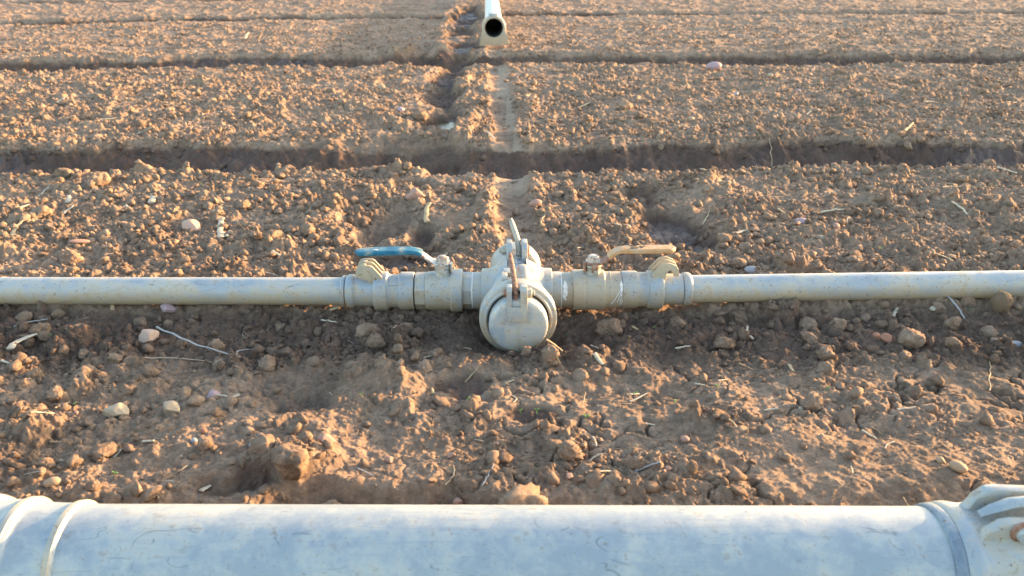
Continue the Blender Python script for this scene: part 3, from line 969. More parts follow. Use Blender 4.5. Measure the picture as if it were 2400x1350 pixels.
    if s < 0:
        out = [(-0.2790, AX + 0.036), (-0.2780, AX + 0.040), (-0.2960, AX + 0.0625), (-0.3010, AX + 0.0655), (-0.3200, AX + 0.0665), (-0.3265, AX + 0.0635), (-0.3310, AX + 0.0560), (-0.3320, AX + 0.0430), (-0.3290, AX + 0.0375), (-0.3080, AX + 0.0330), (-0.3010, AX + 0.0290), (-0.2985, AX + 0.0200), (-0.2950, AX + 0.0200), (-0.2900, AX + 0.030)]
    else:
        out = [(0.2800, AX + 0.036), (0.2790, AX + 0.041), (0.2960, AX + 0.0620), (0.3020, AX + 0.0660), (0.3160, AX + 0.0670), (0.3290, AX + 0.0610), (0.3340, AX + 0.0540), (0.3360, AX + 0.0380), (0.3250, AX + 0.0380), (0.3240, AX + 0.0470), (0.3190, AX + 0.0525), (0.3120, AX + 0.0510), (0.3085, AX + 0.0440), (0.3080, AX + 0.0220), (0.3020, AX + 0.0200), (0.2950, AX + 0.030)]
    for y0 in (-0.0205, 0.0, 0.0180):
        bm = bmesh.new()
        prism(bm, out, y0 - 0.0024, y0 + 0.0024, 'XZ', 0.0008)
        if y0 < -0.01 and s < 0:
            prism(bm, [(-0.300, AX + 0.030), (-0.300, AX + 0.047), (-0.306, AX + 0.051), (-0.316, AX + 0.050), (-0.320, AX + 0.040)], y0 - 0.0042, y0, 'XZ', 0.001)
        finish("latch_ear", bm, EAR, cpl, 32)
    if s < 0:
        bm = bmesh.new()
        box(bm, (-0.316, -0.001, AX + 0.0630), (0.010, 0.034, 0.004))
        finish("latch_pin", bm, EAR, cpl)
        text_part("lettering", "2", 0.011, CAST, cpl, (-0.3195, -0.0290, AX + 0.0135), (R(65), 0, 0), 0.0006)


branch(LEFT)
branch(RIGHT)

# ------------------------------------------------------------------ thin lateral pipes
tee_m = Matrix.Translation((TX, TY, 0)) @ Matrix.Rotation(R(0.9), 4, 'Z')
for s, off, r, rz, lab in ((-1, 0.334, 0.0288, R(-0.1), "dusty thin metal pipe running left from the tee to the edge of the field"),
                           (1, 0.343, 0.0293, R(2.2), "dusty thin metal pipe running right from the tee with a collar at its end")):
    p = tee_m @ Vector((s * off, 0, 0))
    t = thing("lateral_pipe", lab, "pipe", p, rz, "thin lateral pipes")
    bm = bmesh.new()
    n = 60
    lathe(bm, [(0.0, r * 0.86), (0.0, r), ] + [(0.03 + 3.2 * k / n, r) for k in range(n + 1)] + [(3.231, r * .86)], 'X', (0, 0, AX), 64, s)
    finish("barrel", bm, PIPE, t)
    bm = bmesh.new()
    e = 0.004 if s < 0 else 0.006
    lathe(bm, rounded([(e - .002, r + .0005), (e, 0.0335), (e + 0.004, 0.0355), (e + 0.011, 0.0358), (e + 0.0165, 0.034), (e + 0.0185, r + .0005)], 0.002), 'X', (0, 0, AX), 64, s)
    if s < 0:
        lathe(bm, rounded([(e + 0.0195, r + .0005), (e + 0.020, 0.0325), (e + 0.026, 0.0330), (e + 0.029, r + .0004)], 0.001), 'X', (0, 0, AX), 64, s)
    finish("collar", bm, CAST, t)

# ------------------------------------------------------------------ big main pipe in front
MZ, MR = 0.050, 0.072
main = thing("main_pipe", "large scuffed grey metal pipe across the foreground with couplings at both ends", "pipe", (0, 0.809, 0), R(-0.25))
bm = bmesh.new()
n = 60
lathe(bm, [(-0.60 + 1.18 * k / n, MR) for k in range(n + 1)], 'X', (0, 0, MZ), 128)
finish("barrel", bm, MAIN, main)
bm = bmesh.new()
lathe(bm, rounded([(-0.487, MR), (-0.488, MR + 0.0034), (-0.4935, MR + 0.0042), (-0.4975, MR + 0.0038), (-0.4990, MR + 0.0012), (-0.520, MR + 0.0014), (-0.5430, MR + 0.0024), (-0.5460, MR + 0.0062),
                   (-0.551, MR + 0.0082), (-0.560, MR + 0.0078), (-0.5640, MR + 0.0050), (-0.588, MR + 0.0054), (-0.592, MR + 0.0095), (-0.602, MR + 0.012), (-0.630, MR + 0.012), (-0.66, MR + 0.010), (-0.70, MR + 0.010)], 0.003), 'X', (0, 0, MZ), 128)
bmesh.ops.translate(bm, verts=bm.verts, vec=(-0.026, 0, 0))
lc = finish("coupling", bm, MAIN, main, 40)
tag(lc, "stepped coupling with ring beads at the left end of the big pipe")
bm = bmesh.new()
for x0, rr in ((-0.4932, MR + 0.0043), (-0.5530, MR + 0.0083)):
    lathe(bm, [(x0 - .0045, rr - .001), (x0 - .003, rr + .0006), (x0 + .003, rr + .0006), (x0 + .0045, rr - .001)], 'X', (0, 0, MZ), 128)
bmesh.ops.translate(bm, verts=bm.verts, vec=(-0.026, 0, 0))
finish("bead", bm, PALE, lc)
bm = bmesh.new()
box(bm, (-0.612, -0.052, MZ + 0.074), (0.075, 0.012, 0.010), Matrix.Rotation(R(-4), 3, 'Y'))
bmesh.ops.translate(bm, verts=bm.verts, vec=(-0.026, 0, 0))
finish("latch_tongue", bm, PALE, lc)
bm = bmesh.new()
lathe(bm, [(-3.0, MR - .002), (-0.69, MR - .002)], 'X', (0, 0, MZ), 96)
finish("barrel", bm, MAIN, main)
bm = bmesh.new()
lathe(bm, [(0.64, MR - .002), (3.0, MR - .002)], 'X', (0, 0, MZ), 96)
finish("barrel", bm, MAIN, main)

bm = bmesh.new()
lathe(bm, rounded([(0.474, MR), (0.475, MR + 0.0035), (0.480, MR + 0.0062), (0.490, MR + 0.0068), (0.497, MR + 0.0050), (0.508, MR + 0.0040), (0.520, MR + 0.0055), (0.540, MR + 0.0100), (0.60, MR + 0.0110), (0.66, MR + 0.011), (0.665, MR)], 0.003), 'X', (0, 0, MZ), 128)
bmesh.ops.translate(bm, verts=bm.verts, vec=(0.032, 0, 0))
rc = finish("coupling", bm, CAST, main, 34)
tag(rc, "cast coupling with latch lugs at the right end of the big pipe")
bm = bmesh.new()
lathe(bm, rounded([(0.4930, MR), (0.4935, MR + 0.0022), (0.498, MR + 0.0040), (0.5045, MR + 0.0046), (0.5070, MR + 0.003)], 0.001), 'X', (0, 0, MZ), 128)
finish("bead", bm, DARKRING, rc, 40)
# two lugs with a lever between
bm = bmesh.new()
prism(bm, [(0.518, MZ + 0.070), (0.535, MZ + 0.094), (0.546, MZ + 0.106), (0.556, MZ + 0.1075), (0.70, MZ + 0.100), (0.70, MZ + 0.070)], 0.013, 0.027, 'XZ', 0.0045)
bmesh.ops.translate(bm, verts=bm.verts, vec=(0.006, 0, -0.004))
finish("latch_lug", bm, CAST, rc, 34)
bm = bmesh.new()
prism(bm, [(0.508, MZ + 0.062), (0.528, MZ + 0.082), (0.542, MZ + 0.094), (0.554, MZ + 0.0965), (0.70, MZ + 0.094), (0.70, MZ + 0.062)], -0.034, -0.020, 'XZ', 0.0045)
bmesh.ops.translate(bm, verts=bm.verts, vec=(0.006, 0, -0.004))
finish("latch_lug", bm, CAST, rc, 34)
bm = bmesh.new()
tube(bm, [(0.531, -0.004, MZ + 0.086), (0.545, -0.004, MZ + 0.094), (0.565, -0.003, MZ + 0.101), (0.60, -0.002, MZ + 0.104), (0.70, -0.002, MZ + 0.103)], [0.0050, 0.0075, 0.0085, 0.0085, 0.0085], 12, 0.6)
bmesh.ops.translate(bm, verts=bm.verts, vec=(0.006, 0, -0.004))
finish("latch_lever", bm, MAIN, rc, 40)
bm = bmesh.new()
lathe(bm, [(0, 0), (0, 0.014), (0.003, 0.0135), (0.005, 0.009), (0.0052, 0.0)], 'Y', (0.571, -0.0342, MZ + 0.081), 32, -1)
finish("bolt", bm, RUST, rc, 30)
bm = bmesh.new()
lathe(bm, [(0.004, 0.0), (0.004, 0.0095), (0.010, 0.009), (0.0115, 0.006), (0.0118, 0.0)], 'Y', (0.571, -0.0342, MZ + 0.081), 24, -1)
finish("bolt", bm, MAIN, rc, 30)

# ------------------------------------------------------------------ far pipe with an open end
fx, fy = pix(1158, 114)
far = thing("open_pipe", "pale metal pipe with a dark open end, lying away into the field", "pipe", (fx, fy, 0.022), R(1.6))
FZ = 0.112
bm = bmesh.new()
lathe(bm, [(0.05 + 9.0 * k / 40, 0.062) for k in range(41)], 'Y', (0, 0, FZ), 48)
finish("barrel", bm, WHITEPIPE, far)
bm = bmesh.new()
# bell: outer shell and bore
lathe(bm, rounded([(0.60, 0.054), (0.06, 0.058), (0.0, 0.0605), (-0.001, 0.064), (-0.001, 0.075), (0.004, 0.0795), (0.060, 0.0805), (0.10, 0.077), (0.14, 0.064), (0.15, 0.062)], 0.004), 'Y', (0, 0, FZ), 64)
finish("bell", bm, PALE, far, 34)
bm = bmesh.new()
lathe(bm, [(0.003, 0.0602), (0.06, 0.0577), (0.60, 0.0537), (0.605, 0.0)], 'Y', (0, 0, FZ), 48)
finish("bore", bm, DARKIN, far, 34)
bm = bmesh.new()
th = [(-0.0770, FZ - 0.018), (-0.087, 0.060), (-0.0980, 0.006), (-0.097, -0.004)]
arc = [(0.0645 * math.cos(R(a)), FZ + 0.0645 * math.sin(R(a))) for a in range(-18, -163, -6)]
prism(bm, th + [(0.098, 0.006), (0.100, 0.014), (0.090, 0.060), (0.0770, FZ - 0.018)] + arc, -0.004, 0.012, 'XZ', 0.002)
foot = finish("foot_plate", bm, PALE, far, 34)
bm = bmesh.new()
box(bm, (-0.004, 0.120, FZ + 0.078), (0.058, 0.20, 0.022), Matrix.Rotation(R(2), 3, 'Y'), 0.003)
finish("latch_tab", bm, MAIN, far)

# ------------------------------------------------------------------ puddles
rnd = random.Random(5)


def puddle(px, py, rx, ry, lab, rise):
    """standing water: fills the lowest spot near a point up to its own shore line"""
    cx, cy = pix(px, py, -0.03)
    ga, gb = np.meshgrid(np.linspace(-rx, rx, 31), np.linspace(-ry, ry, 41))
    gx_, gy_ = cx + ga.ravel(), cy + gb.ravel()
    bs = terrain(gx_, gy_)[3]
    q = int(np.argmin(bs))
    cx, cy, lev = gx_[q], gy_[q], bs[q] + rise
    bm = bmesh.new()
    rr = np.linspace(0.01, 0.40, 79)
    vs = []
    for k in range(72):
        a = 2 * math.pi * k / 72
        h = terrain(cx + rr * math.cos(a), cy + rr * math.sin(a))[0]
        over = np.nonzero(h > lev)[0]
        d = rr[over[0]] if len(over) else 0.40
        d = min(d, 1.3 * math.hypot(rx * math.cos(a), ry * math.sin(a))) + 0.012
        vs.append(bm.verts.new((cx + d * math.cos(a), cy + d * math.sin(a), lev)))
    bm.faces.new(vs)
    bmesh.ops.triangulate(bm, faces=list(bm.faces))
    o = finish("water", bm, WATER)
    tag(o, lab, None, None, "structure")


puddle(1050, 276, 0.06, 0.16, "small muddy puddle in the rut between two soil banks", 0.021)
puddle(1086, 108, 0.08, 0.25, "small pale wet puddle beside the open end of the far pipe", 0.012)

# ------------------------------------------------------------------ loose crumbs of soil (far too many to count): one object
rs = np.random.RandomState(11)


def keep_off(x, y, r):
    """False where a pipe or fitting lies"""
    ok = (y > 0.885 + r)
    ok &= ~((np.abs(y - 1.654 - 0.016 * np.minimum(np.abs(x), 1) * (x > 0) * 2.4) < 0.036 + r * .8))
    ok &= ~((np.abs(x - 0.01) < 0.082 + r) & (np.abs(y - 1.65) < 0.185 + r))
    ok &= ~((np.abs(x - fx + 0.028 * (y - fy)) < 0.10) & (y > fy - 0.06))
    for (px, py, rx, ry) in ((1050, 280, 0.07, 0.15), (1086, 112, 0.08, 0.24)):
        a, b = pix(px, py, -0.04)
        ok &= ((x - a) / rx) ** 2 + ((y - b) / ry) ** 2 > 1
    return ok


def scatter(n, ymin, ymax, power=1.0):
    """points over the visible wedge and a margin round it, denser nearer"""
    t = rs.rand(n)
    y = ymin * (ymax / ymin) ** t
    u = rs.uniform(-0.76, 0.76, n)
    return u * (y * CP + CAM_H * SP), y


def build_crumbs():
    shapes = [clod_shape(2, 700 + k) for k in range(8)]
    small = [clod_shape(1, 800 + k, 0.8) for k in range(8)]
    N = 90000
    x, y = scatter(N, 0.90, 7.6)
    z, w, d, b = terrain(x, y)
    zc = y * CP + CAM_H * SP
    rmin = 0.0022 * zc / 1.5
    r = rmin * (1 - rs.rand(N)) ** -0.45
    r = np.minimum(r, 0.0125 + 0.004 * rs.rand(N))
    keep = (rs.rand(N) < 0.05 + 0.9 * np.clip(d * 1.3 - 0.2, 0, 1)) & keep_off(x, y, r)
    x, y, z, r, w = x[keep], y[keep], z[keep], r[keep], w[keep]
    co, fa, wt = [], [], []
    nv = 0
    nbig = 0
    big = r > 0.0042 * (y * CP + CAM_H * SP)
    for lst, sel in ((shapes, big), (small, ~big)):
        idx = np.nonzero(sel)[0]
        pick = rs.randint(0, len(lst), len(idx))
        for k, (p, f) in enumerate(lst):
            ii = idx[pick == k]
            if not len(ii):
                continue
            m = len(ii)
            a = rs.rand(m) * 2 * math.pi
            tl = rs.normal(0, 0.5, m)
            ca, sa, ct, stt = np.cos(a), np.sin(a), np.cos(tl), np.sin(tl)
            P = p[None] * r[ii, None, None] * rs.uniform(0.6, 1.35, (m, 1, 3))
            X1 = P[..., 0] * ct[:, None] + P[..., 2] * stt[:, None]
            Z1 = -P[..., 0] * stt[:, None] + P[..., 2] * ct[:, None]
            X2 = X1 * ca[:, None] - P[..., 1] * sa[:, None] + x[ii, None]
            Y2 = X1 * sa[:, None] + P[..., 1] * ca[:, None] + y[ii, None]
            Z2 = Z1 + (z[ii] + 0.18 * r[ii])[:, None]
            co.append(np.stack([X2, Y2, Z2], -1).reshape(-1, 3))
            fa.append((f[None] + (nv + np.arange(m) * len(p))[:, None, None]).reshape(-1, 3))
            wt.append(np.repeat(w[ii] * 0.75, len(p)))
            nv += m * len(p)
            nbig += m * len(f) if lst is shapes else 0
    me = mesh_np("soil_crumbs", np.concatenate(co), np.concatenate(fa))
    me.polygons.foreach_set("use_smooth", np.arange(len(me.polygons)) < nbig)
    at = me.attributes.new("wet", 'FLOAT', 'POINT')
    at.data.foreach_set("value", np.concatenate(wt).astype(np.float32))
    me.materials.append(SOIL)
    o = bpy.data.objects.new("soil_crumbs", me)
    C.objects.link(o)
    tag(o, "loose brown soil crumbs strewn over the beds of the field", None, None, "stuff")
    print("crumbs", len(x), nv)


build_crumbs()

# ------------------------------------------------------------------ clods one can tell apart
CLODM = []
for k in range(12):
    p, f = clod_shape(4, 900 + 7 * k)
    me = mesh_np("soil_clod", p, f)
    me.materials.append(SOIL)
    CLODM.append(me)


def place(me, name, x, y, r, label, cat, group, sink=0.35, rnd=random, flat=1.0, mat=None, tilt=0.5, rz=None, stretch=1.0):
    o = bpy.data.objects.new(name, me)
    C.objects.link(o)
    o.scale = (r * stretch, r, r * flat)
    o.rotation_euler = (rnd.uniform(-tilt, tilt), rnd.uniform(-tilt, tilt), rnd.uniform(0, 6.28) if rz is None else rz)
    o.location = (x, y, gz(x, y) + r * flat * (1 - 2 * sink) * 0.6)
    return tag(o, label, cat, group)


# (px, py of the middle, width in px, label)
CLODS = [
    (690, 1088, 104, "biggest soil clod, beside the dark hole at the front of the bed", 0.12),
    (620, 1055, 70, "lumpy clod leaning on the left of the biggest clod", 0.3),
    (770, 1150, 70, "broken clod right below the biggest clod", 0.35),
    (1230, 1158, 156, "wide crusted clod poking up behind the middle of the big pipe", 0.02),
    (1695, 792, 62, "rounded clod lying alone in front of the orange handled valve", 0.3),
    (865, 775, 60, "dark rounded clod in the shade left of the end plug", 0.3),
    (950, 765, 42, "dark clod between the end plug and the rounded shaded clod", 0.3),
    (1430, 758, 72, "broad flat dark clod lying below the orange handled valve", 0.3),
    (1590, 755, 44, "dark clod right of the broad flat one below the right coupling", 0.3),
    (2130, 795, 62, "pointed brown clod standing among the red pebbles at the right", 0.2),
    (1895, 792, 48, "angular clod midway between the rounded clod and the pointed one", 0.3),
    (1965, 765, 48, "rough clod under the right pipe, nearest the white chip", 0.3),
    (2230, 765, 44, "rough clod just left of the dung ball", 0.3),
    (2000, 600, 40, "clod touching the back of the right pipe beyond the white pebble", 0.3),
    (1903, 940, 66, "cracked oval clod bedded in the crusted soil at the right", 0.35),
    (1395, 855, 10, "tiny clod next to the straw stub before the tee", 0.3),
    (152, 405, 42, "tall clod at the far edge of the bed near the left end", 0.2),
    (233, 420, 58, "wide clod on the far edge of the bed, second from the left", 0.3),
    (100, 500, 58, "sunlit double clod on the left of the bed behind the pipe", 0.25),
    (40, 517, 40, "sunlit clod left of the double clod", 0.25),
    (510, 497, 46, "sunlit clod right of the grey stub behind the left pipe", 0.25),
    (645, 560, 50, "square-shouldered clod behind the left pipe by the footprint", 0.25),
    (725, 545, 48, "tall sunlit clod on the rim of the footprint hollow", 0.2),
    (165, 597, 60, "low sunlit clod close behind the left pipe", 0.3),
    (60, 745, 50, "brown clod at the left just in front of the pipe", 0.3),
    (140, 740, 42, "brown clod second from the left in front of the pipe", 0.3),
    (328, 755, 42, "clod in front of the left pipe by the grey wedge stone", 0.3),
    (190, 785, 50, "tall clod above the pale bent stalk piece at the left", 0.2),
    (500, 800, 52, "clod under the start of the long grey grass blade", 0.3),
    (245, 1048, 62, "oval sunlit clod left of the small white chip at the front", 0.3),
    (113, 1085, 46, "craggy sunlit clod at the lower left", 0.25),
    (220, 1140, 40, "round clod right of the sandy pebble at the lower left", 0.3),
    (265, 1160, 48, "sunlit clod on the front edge above the left coupling", 0.3),
    (480, 1045, 46, "grey-brown clod with a bluish stone on its left side", 0.35),
    (380, 1110, 48, "low clod at the front between the two lone straws", 0.4),
    (293, 905, 40, "knobbly sunlit clod above the cream stone", 0.3),
    (135, 920, 48, "rounded clod near the left edge halfway down the front bed", 0.35),
    (350, 860, 50, "rounded clod below the pink and white stone", 0.3),
    (985, 270, 38, "lone knob of soil left of the puddle", 0.2),
    (1465, 250, 38, "clod right of the rut on the second bed", 0.3),
    (1500, 275, 30, "sunlit clod below the lone clod right of the rut", 0.3),
    (2055, 500, 36, "clod by the thin upright straw on the right bed", 0.3),
    (2310, 560, 40, "rounded clod at the right end behind the pipe", 0.3),
]
rnd = random.Random(21)
taken = []
for (px, py, w, lab, sink) in CLODS:
    x, y = pix(px, py + w * 0.25)
    r = w * 0.5 * mscale(py + w * .25)
    place(rnd.choice(CLODM), "soil_clod", x, y, r, lab, "soil clod", "large soil clods", sink, rnd)
    taken.append((x, y, r))


def zone(x, y):
    if y > LIP_A(x):
        return "second bed, " + ("left" if x < -0.15 else "right") + " of the rut"
    if y > 1.66:
        return "bed behind the " + ("left" if x < 0 else "right") + " thin pipe"
    if y > 1.42:
        return "strip just before the " + ("left" if x < 0 else "right") + " thin pipe"
    return "front bed, " + ("left" if x < -0.15 else "right") + " half"


n_want = 300 - len(CLODS)
made = 0
while made < n_want:
    x, y = scatter(400, 0.98, 4.6)
    z, w, d, b = terrain(x, y)
    for k in range(400):
        if made >= n_want:
            break
        zc = y[k] * CP + CAM_H * SP
        r = rnd.uniform(0.0105, 0.0225) if y[k] < 2.6 else rnd.uniform(0.014, 0.026)
        if y[k] > 1.40 and y[k] < 1.62:
            r *= 1.1
        if abs(x[k]) / zc > 0.63 or rnd.random() > (d[k] - 0.32) * 1.8:
            continue
        if not keep_off(np.array([x[k]]), np.array([y[k]]), r)[0]:
            continue
        if any((x[k] - a) ** 2 + (y[k] - c) ** 2 < (r + q) ** 2 * 0.8 for a, c, q in taken):
            continue
        place(rnd.choice(CLODM), "soil_clod", x[k], y[k], r, "crumbly soil clod on the " + zone(x[k], y[k]), "soil clod", "soil clods on the " + zone(x[k], y[k]), 0.36, rnd)
        taken.append((x[k], y[k], r))
        made += 1

# ------------------------------------------------------------------ stones
ROUND = []
for k in range(4):
    v, f = ico(3)
    p = v * (1 + 0.10 * noise3(v, 0.9, 40 + k))[:, None] * np.array([1.0, 0.72, 0.55])
    ROUND.append((p, f))
ANG = []
for k in range(5):
    rr = np.random.RandomState(60 + k)
    v, f = ico(4)
    d = np.full(len(v), 1.25)
    for q in range(11):
        n = rr.normal(size=3)
        n /= np.linalg.norm(n)
        t = v @ n
        d = np.minimum(d, np.where(t > 0.05, (0.62 + 0.3 * rr.rand()) / np.maximum(t, 0.05), 9))
    d += 0.05 * noise3(v, 3, 75 + k) + 0.03 * noise3(v, 8, 70 + k) + 0.015 * noise3(v, 18, 72 + k)
    ANG.append((v * d[:, None] * np.array([1.0, 0.8, 0.62]), f))
_sm = {}


def stone_mesh(kind, k, mat):
    key = (kind, k, mat)
    if key not in _sm:
        p, f = (ROUND if kind == 'r' else ANG)[k]
        me = mesh_np("stone", p, f)
        me.materials.append(STONES[mat])
        _sm[key] = me
    return _sm[key]


# (px, py, width px, shape, stone, label)
PEBBLES = [
    (125, 1134, 40, 'r', 'tan', "smooth sandy pebble near the lower left coupling"),
    (2242, 1104, 46, 'r', 'tan', "smooth tan egg-shaped pebble near the lower right corner"),
    (2203, 1085, 24, 'a', 'tan', "small tan pebble beside the egg-shaped one"),
    (272, 962, 50, 'a', 'white', "cream-coloured angular stone on the left of the front bed"),
    (405, 960, 40, 'a', 'white', "small white angular stone right of the cream one"),
    (350, 797, 48, 'a', 'quartz', "pink and white rough stone before the left pipe"),
    (400, 737, 36, 'a', 'mauve', "grey wedge-shaped stone just in front of the left pipe"),
    (76, 845, 26, 'r', 'tan', "smooth buff pebble below the pale bent stalk"),
    (503, 925, 32, 'a', 'mauve', "mauve pebble under a short crossing straw"),
    (768, 1047, 40, 'a', 'pink', "pink angular stone right of the biggest clod"),
    (478, 1014, 20, 'r', 'red', "small reddish pebble above the bluish stone"),
    (457, 1040, 20, 'r', 'grey', "bluish stone stuck in the side of a clod"),
    (613, 1030, 22, 'r', 'pink', "small pink pebble on top of the lumpy clod"),
    (592, 1053, 18, 'r', 'grey', "small blue-grey pebble beside the lumpy clod"),
    (1058, 1062, 24, 'a', 'pink', "dusky pink chip in the middle of the front bed"),
    (912, 1072, 22, 'a', 'pink', "pink chip half sunk left of the dusky one"),
    (1073, 1147, 24, 'a', 'pink', "pink chip at the front edge near the middle"),
    (1128, 978, 22, 'a', 'red', "orange brick chip below the dark round dip"),
    (1165, 1039, 11, 'r', 'pink', "tiny round pink pebble in the middle of the front bed"),
    (1362, 1064, 18, 'r', 'red', "shiny red oval pebble right of the middle"),
    (1335, 1110, 24, 'a', 'pink', "salmon chip beside a long crack near the front"),
    (1565, 1103, 24, 'a', 'pink', "pale pink chip right of the grey striped straw"),
    (1605, 1034, 26, 'r', 'pink', "pink pebble on the crusted soil at the right"),
    (1313, 950, 10, 'r', 'pink', "tiny pink pebble right of the dark sprouting dip"),
    (2052, 787, 28, 'r', 'red', "rounded brown-red pebble left of the pointed clod"),
    (2076, 800, 30, 'a', 'red', "reddish pebble tucked against the left of the pointed clod"),
    (2378, 807, 38, 'r', 'grey', "blue-grey pebble at the right edge before the pipe"),
    (1925, 560, 26, 'r', 'white', "creamy pebble behind the right pipe"),
    (1958, 535, 24, 'r', 'pink', "pale pink pebble above the creamy one"),
    (1876, 520, 32, 'r', 'mauve', "purple-brown pebble behind the right pipe"),
    (1470, 541, 16, 'r', 'white', "round cream pebble behind the orange handle"),
    (1762, 640, 36, 'r', 'grey', "grey stone touching the back of the right pipe"),
    (977, 470, 44, 'a', 'pink', "large pink block of stone left of the rut"),
    (1255, 484, 32, 'r', 'pink', "flat dusty pink stone right of the rut"),
    (450, 530, 46, 'a', 'quartz', "broad flat pinkish stone on the bed behind the left pipe"),
    (188, 572, 32, 'r', 'pink', "finger-shaped pink pebble behind the left pipe"),
    (940, 261, 26, 'r', 'mauve', "oval mauve pebble left of the soil knob on the second bed"),
    (893, 202, 26, 'r', 'tan', "oval grey-tan pebble on the second bed, left of the rut"),
    (1672, 161, 36, 'r', 'mauve', "purplish stone at the far edge of the second bed"),
    (1805, 182, 18, 'a', 'white', "pale stone on the second bed at the right"),
    (1870, 213, 16, 'r', 'mauve', "small lilac pebble on the second bed"),
    (1620, 280, 24, 'r', 'tan', "oval tan pebble on the second bed right of the rut"),
    (1725, 212, 18, 'a', 'grey', "dark bluish chip on the second bed"),
    (1875, 962, 12, 'a', 'white', "tiny white stone below the cracked oval clod"),
    (1925, 1030, 14, 'r', 'tan', "small buff pebble at the end of a long crack"),
    (1832, 1072, 14, 'a', 'white', "small pale chip above the front edge at the right"),
    (425, 1072, 12, 'a', 'white', "small white chip at the foot of the oval clod"),
    (142, 1073, 12, 'a', 'white', "small white chip right of the craggy clod"),
    (237, 863, 12, 'r', 'red', "tiny red pebble on the left front bed"),
    (178, 963, 14, 'r', 'pink', "tiny pink pebble left of the cream stone"),
    (2003, 590, 9, 'a', 'white', "tiny white stone close behind the right pipe"),
    (1492, 742, 10, 'a', 'white', "tiny white grit by the right coupling"),
    (1255, 1, 14, 'r', 'white', "tiny pale stone beside the far pipe"),
    (675, 205, 16, 'a', 'white', "white chip on the second bed at the left"),
    (445, 188, 14, 'a', 'white', "white chip further left on the second bed"),
    (680, 69, 14, 'a', 'white', "white chip on the third bed at the left"),
    (860, 210, 9, 'r', 'white', "white speck of stone near the oval pebble"),
]
rnd = random.Random(33)
for (px, py, w, sh, mat, lab) in PEBBLES:
    x, y = pix(px, py + w * .15)
    r = w * 0.5 * mscale(py)
    k = rnd.randrange(4 if sh == 'r' else 5)
    st = 1.9 if 'finger' in lab else 1.0
    tilt = 0.2
    rz = None
    if 'egg' in lab:
        rz = R(115)
    if w > 30 and 'egg' not in lab:
        rz = rnd.uniform(-.4, .4)
    place(stone_mesh(sh, k, mat), "stone", x, y, r / (1.3 if st > 1 else 1), lab, "stone", "stones on the field", 0.26, rnd, 1.0 if 'finger' not in lab else .6, None, tilt, rz, st if st > 1 else 1.0)

p, f = ico(4)
pp = p * (1 + 0.10 * noise3(p, 1.1, 5) + 0.07 * noise3(p, 9, 8) + 0.05 * noise3(p, 20, 9))[:, None] * np.array([0.85, .85, 0.95])
me = mesh_np("dung_ball", pp, f)
me.materials.append(STONES['dung'])
x, y = pix(2337, 748)
place(me, "dung_ball", x, y, 26 * mscale(745), "dark fibrous ball of dung against the front of the right pipe", "dung", None, 0.15, random.Random(2), 1.05, None, .2)

# ------------------------------------------------------------------ straw, stalks, leaf
def straw_obj(name, a, b, width, mat, label, cat, group, bend=0.1, lift=0.3, seed=0, flat=0.45, hang=0.0, taper=True):
    """stalk between photo pixels a and b, laid on the soil"""
    rn = random.Random(seed)
    pa, pb = Vector(pix(*a)), Vector(pix(*b))
    d = pb - pa
    nrm = Vector((-d.y, d.x))
    n = 9
    xs = [(pa + d * (k / n) + nrm * (bend * math.sin(math.pi * k / n) + 0.02 * rn.uniform(-1, 1))) for k in range(n + 1)]
    zs = terrain(np.array([v.x for v in xs]), np.array([v.y for v in xs]))[0]
    # rests on the highest spots beneath it
    hull = [zs[0], zs[-1]]
    z0, z1 = zs[0], zs[-1]
    lin = np.linspace(z0, z1, n + 1)
    up = max(0.0, float(np.max(zs - lin)))
    w = width * mscale((a[1] + b[1]) / 2) * 0.5
    zz = np.maximum(lin + up * 0.85, zs) + w * lift
    bm = bmesh.new()
    c = Vector((float(np.mean([v.x for v in xs])), float(np.mean([v.y for v in xs])), float(np.mean(zz))))
    pts = [Vector((v.x, v.y, q)) - c for v, q in zip(xs, zz)]
    rad = [w * (1 - (0.35 * (k / n) if taper else 0)) * rn.uniform(.85, 1.1) for k in range(n + 1)]
    tube(bm, pts, rad, 7, flat)
    o = finish(name, bm, mat, None, 60)
    o.location = c
    return tag(o, label, cat, group)


